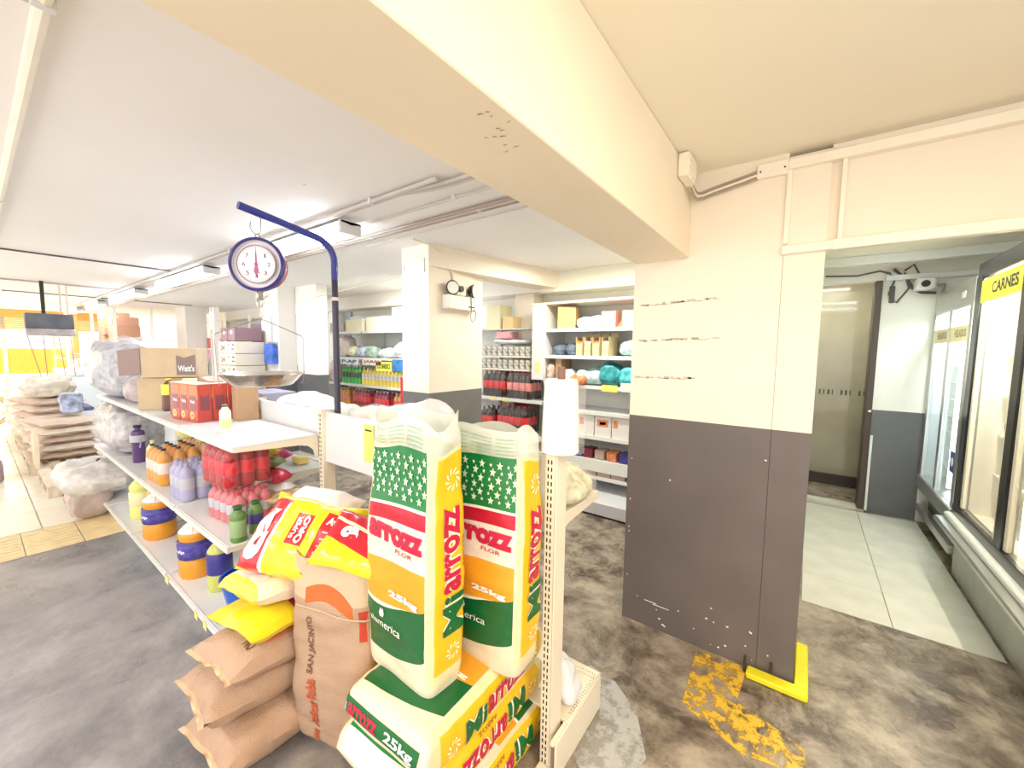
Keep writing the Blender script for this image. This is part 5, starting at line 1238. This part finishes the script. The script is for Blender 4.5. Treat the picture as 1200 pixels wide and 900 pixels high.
w_ = ('lowest', 'second', 'third', 'fourth', 'fifth', 'sixth')
for k in range(5):
    o = thing('flat_sack', w_[k]+' flat sack counted upward on the second pallet', 'sack', (-8.05+.03*(k % 2), .70, .185+k*.10), .05*k, 'flat sacks on the second pallet'); pillow('sack_body', FS[k % 2], o, 1.0-.04*k, .58, .12, 200+k, n=12)
for k in range(6):
    o = thing('flat_sack', w_[k]+' flat sack counted upward on the third pallet', 'sack', (-9.6, .70, .185+k*.11), .04*k, 'flat sacks on the third pallet'); pillow('sack_body', FS[(k+1) % 2], o, 1.05, .6, .13, 210+k, n=12)
for k in range(4):
    tag(MB().box(-.03, .03, -.02, .02, 0, .36+.04*k, bev=.003).done('timber_offcut', mat('pale_timber', (.82, .70, .52), .7), None, (-7.60+.03*0+.045*k*2, .42, .133)), ('first', 'second', 'third', 'last')[k]+' pale upright timber beside the kraft sacks on the second pallet', 'timber', 'upright timbers')
for x, y, w, h, c, lab, zz in ((-9.4, .72, .6, .3, (.72, .66, .55), 'beige bundle on top of the third pallet', .80), (-10.9, .65, 1.0, .75, (.80, .74, .62), 'cream heap of goods beyond the third pallet', 0.007), (-12.3, .6, 1.2, .8, (.84, .80, .70), 'pale heap of goods far along the left aisle', 0.007), (-6.9, 1.35, .8, .95, (.62, .60, .62), 'grey-white wrapped heap behind the shelving end', .007)):
    lumpy('goods_heap', lab, 'goods', (x, y, zz), w, .55, h, mat('heap_'+lab[:4].strip()+str(int(-x)), c, .6, var=.25, scale=8, bump=.6, bscale=10), int(-x*7), wr=.09)
tag(MB().box(-.14, .14, -.1, .1, 0, .26, bev=.02).box(-.13, .13, -.11, -.09, .14, .2).done('navy_pack', mat('navy_white_pack', (.35, .40, .55), .4, var=.7, scale=12), None, (-8.05, .80, .69)), 'navy and white packet standing on the kraft sacks', 'packet')
tag(MB().box(-.3, .3, -.15, .15, 0, .06, bev=.02).done('navy_cloth', mat('navy_cloth', (.12, .12, .25), .7, bump=.5, bscale=20), None, (-8.6, .9, .66)), 'dark navy folded cloth beside the kraft sacks', 'cloth')
o = thing('bicycle_wheel', 'yellow-rimmed spoked wheel leaning at the far left of the aisle', 'wheel', (-12.2, .12, .36), 0)
def ring(R1, r, n=28): return [(0, R1*cos(2*pi*k/n), R1*sin(2*pi*k/n)) for k in range(n+1)]
MB().tube(ring(.30, 0), .03, 8).done('tyre', mat('yellow_tyre', (.80, .68, .35), .6), o)
MB().tube(ring(.26, 0), .012, 6).done('rim', SILV, o)
mb = MB()
for k in range(12): mb.tube([(0, 0, 0), (0, .26*cos(k*pi/6), .26*sin(k*pi/6))], .004, 4)
stuff(mb.done('spokes', SILV, o)); MB().lathe([(.03, -.04), (.03, .04)], 10, axis='x').done('hub', SILV, o)
tag(MB().box(-.2, .2, -.15, .15, 0, .22, bev=.03).done('dark_crate', mat('mauve_dark_crate', (.35, .25, .30), .5), None, (-7.6, .02, .007)), 'dark mauve crate at the left edge of the aisle', 'crate')

# ================================================================== COOLERS AND ALLEY
GL = mat('cooler_glass', (.92, .90, .80), .15, alpha=.36, var=.1, scale=2)
FR = mat('black_cooler_frame', (.025, .022, .025), .3, coat=.3)
PL = mat('grey_steel_plinth', (.46, .46, .42), .4, .6, var=.12, scale=5)
IN = mat('cooler_interior', (.93, .88, .74), .5); INB = mat('cool_white_interior', (.88, .95, .97), .5)
LW = mat('warm_cooler_tube', (1, .92, .75), .4, emit=5, ecol=(1, .88, .66)); LC = mat('cool_cooler_tube', (.9, .97, 1), .4, emit=6, ecol=(.80, .94, 1))
XF = .93
ca = thing('display_cooler', 'black-framed glass door display cooler nearest the viewer on the right', 'cooler')
Y0, Y1 = 1.65, 4.24
MB().box(XF+.75, XF+.79, Y0, Y1, .40, 2.24).done('back_wall', IN, ca)
MB().box(XF+.04, XF+.79, Y0, Y1, 2.15, 2.24, bev=.004).done('top', FR, ca); MB().box(XF+.04, XF+.79, Y0, Y1, .40, .48).done('inner_floor', IN, ca)
MB().box(XF+.04, XF+.75, Y1-.03, Y1, .48, 2.15).done('side_wall', IN, ca); MB().box(XF+.04, XF+.75, Y0, Y0+.03, .48, 2.15).done('side_wall', IN, ca)
MB().box(XF+.0, XF+.05, Y0, Y1, 2.14, 2.25, bev=.004).done('top_frame', FR, ca)
MB().box(XF-.01, XF+.05, Y0, Y1, .44, .53, bev=.004).done('bottom_frame', FR, ca)
for y in (Y1-.10, 3.36, 2.50, 1.66): 
    MB().box(XF-.005, XF+.05, y, y+.10, .50, 2.16, bev=.004).done('door_frame', FR, ca)
MB().box(XF+.02, XF+.76, Y0, Y1, .0, .44, bev=.006).done('plinth', PL, ca)
MB().box(XF-.10, XF+.0, Y0, Y1, .385, .425, bev=.010).done('bumper_rail', SILV, ca)
MB().box(XF-.05, XF-.0, Y0, Y1, .425, .465, bev=.010).done('bumper_rail', mat('white_rail', (.80, .80, .74), .4), ca)
for a, b in ((3.47, Y1-.11), (2.61, 3.35), (1.77, 2.49)):
    d = MB().box(XF+.014, XF+.020, a, b, .535, 2.135).done('glass_door', GL, ca)
    MB().box(XF+.004, XF+.028, a, a+.035, .535, 2.135, bev=.003).box(XF+.004, XF+.028, b-.035, b, .535, 2.135, bev=.003).done('door_seal', mat('pale_seal', (.86, .80, .66), .4), d)
for y in (3.44, 2.58):
    MB().lathe([(.014, .50), (.014, 2.12)], 8, (XF+.10, y, 0)).done('tube_lamp', LW, ca)
for z in (.78, 1.06, 1.34, 1.62, 1.88): MB().box(XF+.16, XF+.74, Y0+.04, Y1-.04, z, z+.012).done('shelf', mat('wire_shelf', (.86, .84, .76), .4), ca)
area('cooler_light', (XF+.09, 3.8, 2.1), .05, .6, 16, (1, .92, .76)).parent = ca
area('cooler_light', (XF+.09, 3.0, 2.1), .05, .6, 16, (1, .92, .76)).parent = ca
MEAT = [mat('red_meat_pack', (.70, .20, .16), .4, var=.3, scale=20), mat('pale_meat_pack', (.88, .70, .58), .4, var=.2, scale=20), mat('cream_pack', (.90, .84, .70), .4, var=.1, scale=20)]
rnd = random.Random(11); cnt = 0
for z in (.48, .792, 1.072, 1.352, 1.632):
    for k in range(7):
        y = 2.75+k*.20; m = MEAT[0] if (z in (.792, 1.072) and k == 5) else MEAT[1+(k+int(z*10)) % 2]
        tag(MB().box(-.10, .10, -.08, .08, 0, .09+rnd.random()*.10, bev=.012).done('meat_pack', m, None, (XF+.42+rnd.random()*.1, y, z+.001)), 'blurred '+('red' if m is MEAT[0] else 'pale pink' if m is MEAT[1] else 'cream')+' food pack behind the near cooler glass', 'food pack', ('red' if m is MEAT[0] else 'pale pink' if m is MEAT[1] else 'cream')+' food packs in the near cooler')
SG = mat('cooler_sign_yellow', (.93, .72, .05), .45)
def yz(x, ya, z0, w, h): return flat((x, ya, z0), (0, -w, 0), (0, 0, h))   # reads from far to near, seen from -X
def sgn(par, y0, y1, z0, z1, tx, m=SG, tm=DARK):
    o = MB().box(XF-.002, XF+.006, y0, y1, z0, z1, bev=.001).done('door_sign', m, par)
    return text_on(yz(XF-.0035, y1-(y1-y0)*.30, z0+(z1-z0)*.28, (y1-y0)*.62, (z1-z0)*.5), tx, tm, o, bold=.03)
sgn(ca, 3.47, Y1-.11, 1.97, 2.12, 'CARNES')
sgn(ca, 2.61, 3.35, 1.97, 2.12, 'CARNES')
NS = mat('navy_sticker', (.05, .06, .30), .4)
for y in (2.98,): 
    o = tag(MB().box(-.003, 0, -.07, .07, -.09, .09).done('door_sticker', NS, None, (XF+.011, y, .88)), 'navy and white sticker on the near cooler door', 'sticker'); MB().lathe([(.045, -.0045), (.045, -.003)], 20, axis='x').done('sticker_circle', WPRINT, o)
cb = thing('display_cooler', 'steel-framed two-door display cooler beyond the black-framed one', 'cooler')
Y0, Y1 = 4.27, 5.37
MB().box(XF+.70, XF+.74, Y0, Y1, .30, 2.20).done('back_wall', INB, cb); MB().box(XF+.03, XF+.70, Y0, Y0+.02, .3, 1.98).box(XF+.03, XF+.70, Y1-.02, Y1, .3, 1.98).done('side_wall', INB, cb)
MB().box(XF, XF+.72, Y0, Y1, 1.98, 2.18, bev=.005).done('header', SILV, cb); MB().box(XF-.02, XF+.72, Y0, Y1, .36, .48, bev=.01).done('bottom_frame', SILV, cb)
MB().box(XF-.004, XF+.001, 4.48, 4.56, 2.05, 2.10, bev=.002).done('thermostat', WHITEP, cb)
for y in (Y0, 4.79, Y1-.06): MB().box(XF-.003, XF+.03, y, y+.06, .46, 2.0, bev=.004).done('door_frame', SILV, cb)
for a, b in ((Y0+.06, 4.79), (4.85, Y1-.06)):
    MB().box(XF+.010, XF+.016, a, b, .48, 1.98).done('glass_door', GL, cb); sgn(cb, a, b, 1.72, 1.84, 'HELADOS', mat('pale_sign_yellow', (.90, .78, .42), .5), mat('sign_olive', (.35, .30, .15), .5))
for y in (Y0+.12, 4.84): MB().lathe([(.014, .50), (.014, 1.95)], 8, (XF+.09, y, 0)).done('tube_lamp', LC, cb)
area('cooler_light', (XF+.06, 4.82, 1.95), .05, .9, 8, (.82, .95, 1)).parent = cb
for k in range(9): MB().box(XF+.12, XF+.68, Y0+.03, Y1-.03, .62+k*.15, .628+k*.15).done('shelf', mat('cool_shelf', (.84, .92, .95), .4), cb)
MB().box(XF+.08, XF+.70, Y0, Y1, .0, .36, bev=.01).done('plinth', mat('dark_plinth', (.22, .22, .18), .5), cb)
MB().box(XF-.005, XF+.06, Y0, Y1, .13, .19, bev=.006).done('lower_rail', SILV, cb)
o = tag(MB().box(-.003, 0, -.06, .06, -.08, .08).done('door_sticker', NS, None, (XF+.009, 4.42, .80)), 'navy sticker low on the steel-framed cooler door', 'sticker'); MB().lathe([(.035, -.0045), (.035, -.003)], 20, axis='x').done('sticker_circle', WPRINT, o)
# alley camera, cables and fittings
o = thing('security_camera', 'small white security camera with dark lens above the steel cooler', 'camera', (.86, 5.25, 2.26))
MB().box(-.10, .03, -.07, .10, -.05, .06, bev=.015).done('housing', WHITEP, o)
MB().lathe([(.030, -.085), (.030, -.07)], 18, (-.04, 0, 0), axis='y').done('lens', BLACK, o); MB().tube([(.03, .05, 0), (.10, .05, .0), (.10, .12, -.1)], .015, 8).done('mount_arm', SILV, o)
DC = mat('dark_cable', (.12, .10, .10), .5)
for i, (p, lab) in enumerate((([(.10, 5.36, 2.42), (.35, 5.35, 2.40), (.52, 5.35, 2.43), (.60, 5.36, 2.40)], 'dark cable sagging over the doorway'), ([(.56, 5.38, 2.42), (.64, 5.36, 2.36), (.60, 5.36, 2.2), (.66, 5.37, 2.12), (.74, 5.37, 2.25), (.70, 5.37, 2.40)], 'looped cable by the round junction box'),
      ([(.62, 5.37, 2.44), (.72, 5.35, 2.33), (.76, 5.33, 2.24), (.82, 5.34, 2.20), (.92, 5.34, 2.19)], 'thick black cable under the security camera'), ([(.70, 5.38, 2.42), (.76, 5.37, 2.47), (.80, 5.37, 2.38), (.78, 5.37, 2.28)], 'short loose cable beside the security camera'))):
    tag(MB().tube(p, .009 if i != 2 else .014, 6).done('cable', DC), lab, 'cable')
tag(MB().lathe([(.045, -.03), (.05, 0)], 18, axis='y').done('round_box', WHITEP, None, (.62, 5.395, 2.37)), 'round white junction box on the alley pier', 'electrical box')
tag(MB().box(-.02, .02, -.02, .0, -.10, .06, bev=.004).done('plug', DC, None, (.625, 5.39, 2.22)), 'dark plug hanging below the round junction box', 'plug')
tag(MB().box(.57, 1.7, 5.33, 5.398, 2.33, 2.38, bev=.003).done('trunking', WHITEP), 'white trunking along the top of the alley end wall', 'trunking')
tag(MB().box(.03, 1.7, 4.95, 5.02, 2.44, 2.519, bev=.003).done('trunking', WHITEP), 'white beam-like trunking under the alley ceiling', 'trunking')
tag(MB().lathe([(.016, .72), (.016, 1.7)], 10, (0, 3.30, 2.40), axis='x').done('curtain_rod', DC), 'dark rod under the ceiling above the coolers', 'rod')
o = thing('alley_tube_lamp', 'lit tube lamp hidden behind the lintel, mirrored in the olive wall', 'lamp', (.40, 2.95, 2.46))
MB().lathe([(.016, -.45), (.016, .45)], 10, axis='x').done('tube', TUBE, o); MB().box(-.48, .48, -.05, .05, .025, .058, bev=.004).done('batten', WHITEP, o)

# small plaster damage on beam and ceilings
rnd = random.Random(21); PD = mat('bare_plaster', (.45, .34, .24), .9)
def scuffs(name, cx, cy, z, sx, sy, n_, m=PD):
    mb = MB()
    for k in range(n_):
        x = cx+(rnd.random()-.5)*sx; y = cy+(rnd.random()-.5)*sy; a = rnd.random()*.4-.2; l = .003+rnd.random()*.009
        mb.poly([(x-l, y-.001, z), (x-l*.2, y-.003-a*.01, z), (x+l, y+a*.02, z), (x+l*.1, y+.002, z)], [(0, 1, 2, 3)])
    o = mb.done(name, m, smooth=False, fix=False); struct(o); return o
scuffs('beam_scuffs', -.575, .72, 2.0992, .05, .10, 6)
scuffs('beam_scuffs', -.62, .80, 2.0992, .06, .10, 6)
scuffs('ceiling_cracks', .03, 1.18, 2.5192, .16, .05, 16, mat('ceiling_crack', (.72, .58, .44), .9))
scuffs('ceiling_chip', -2.35, 1.18, 2.5192, .03, .02, 3)
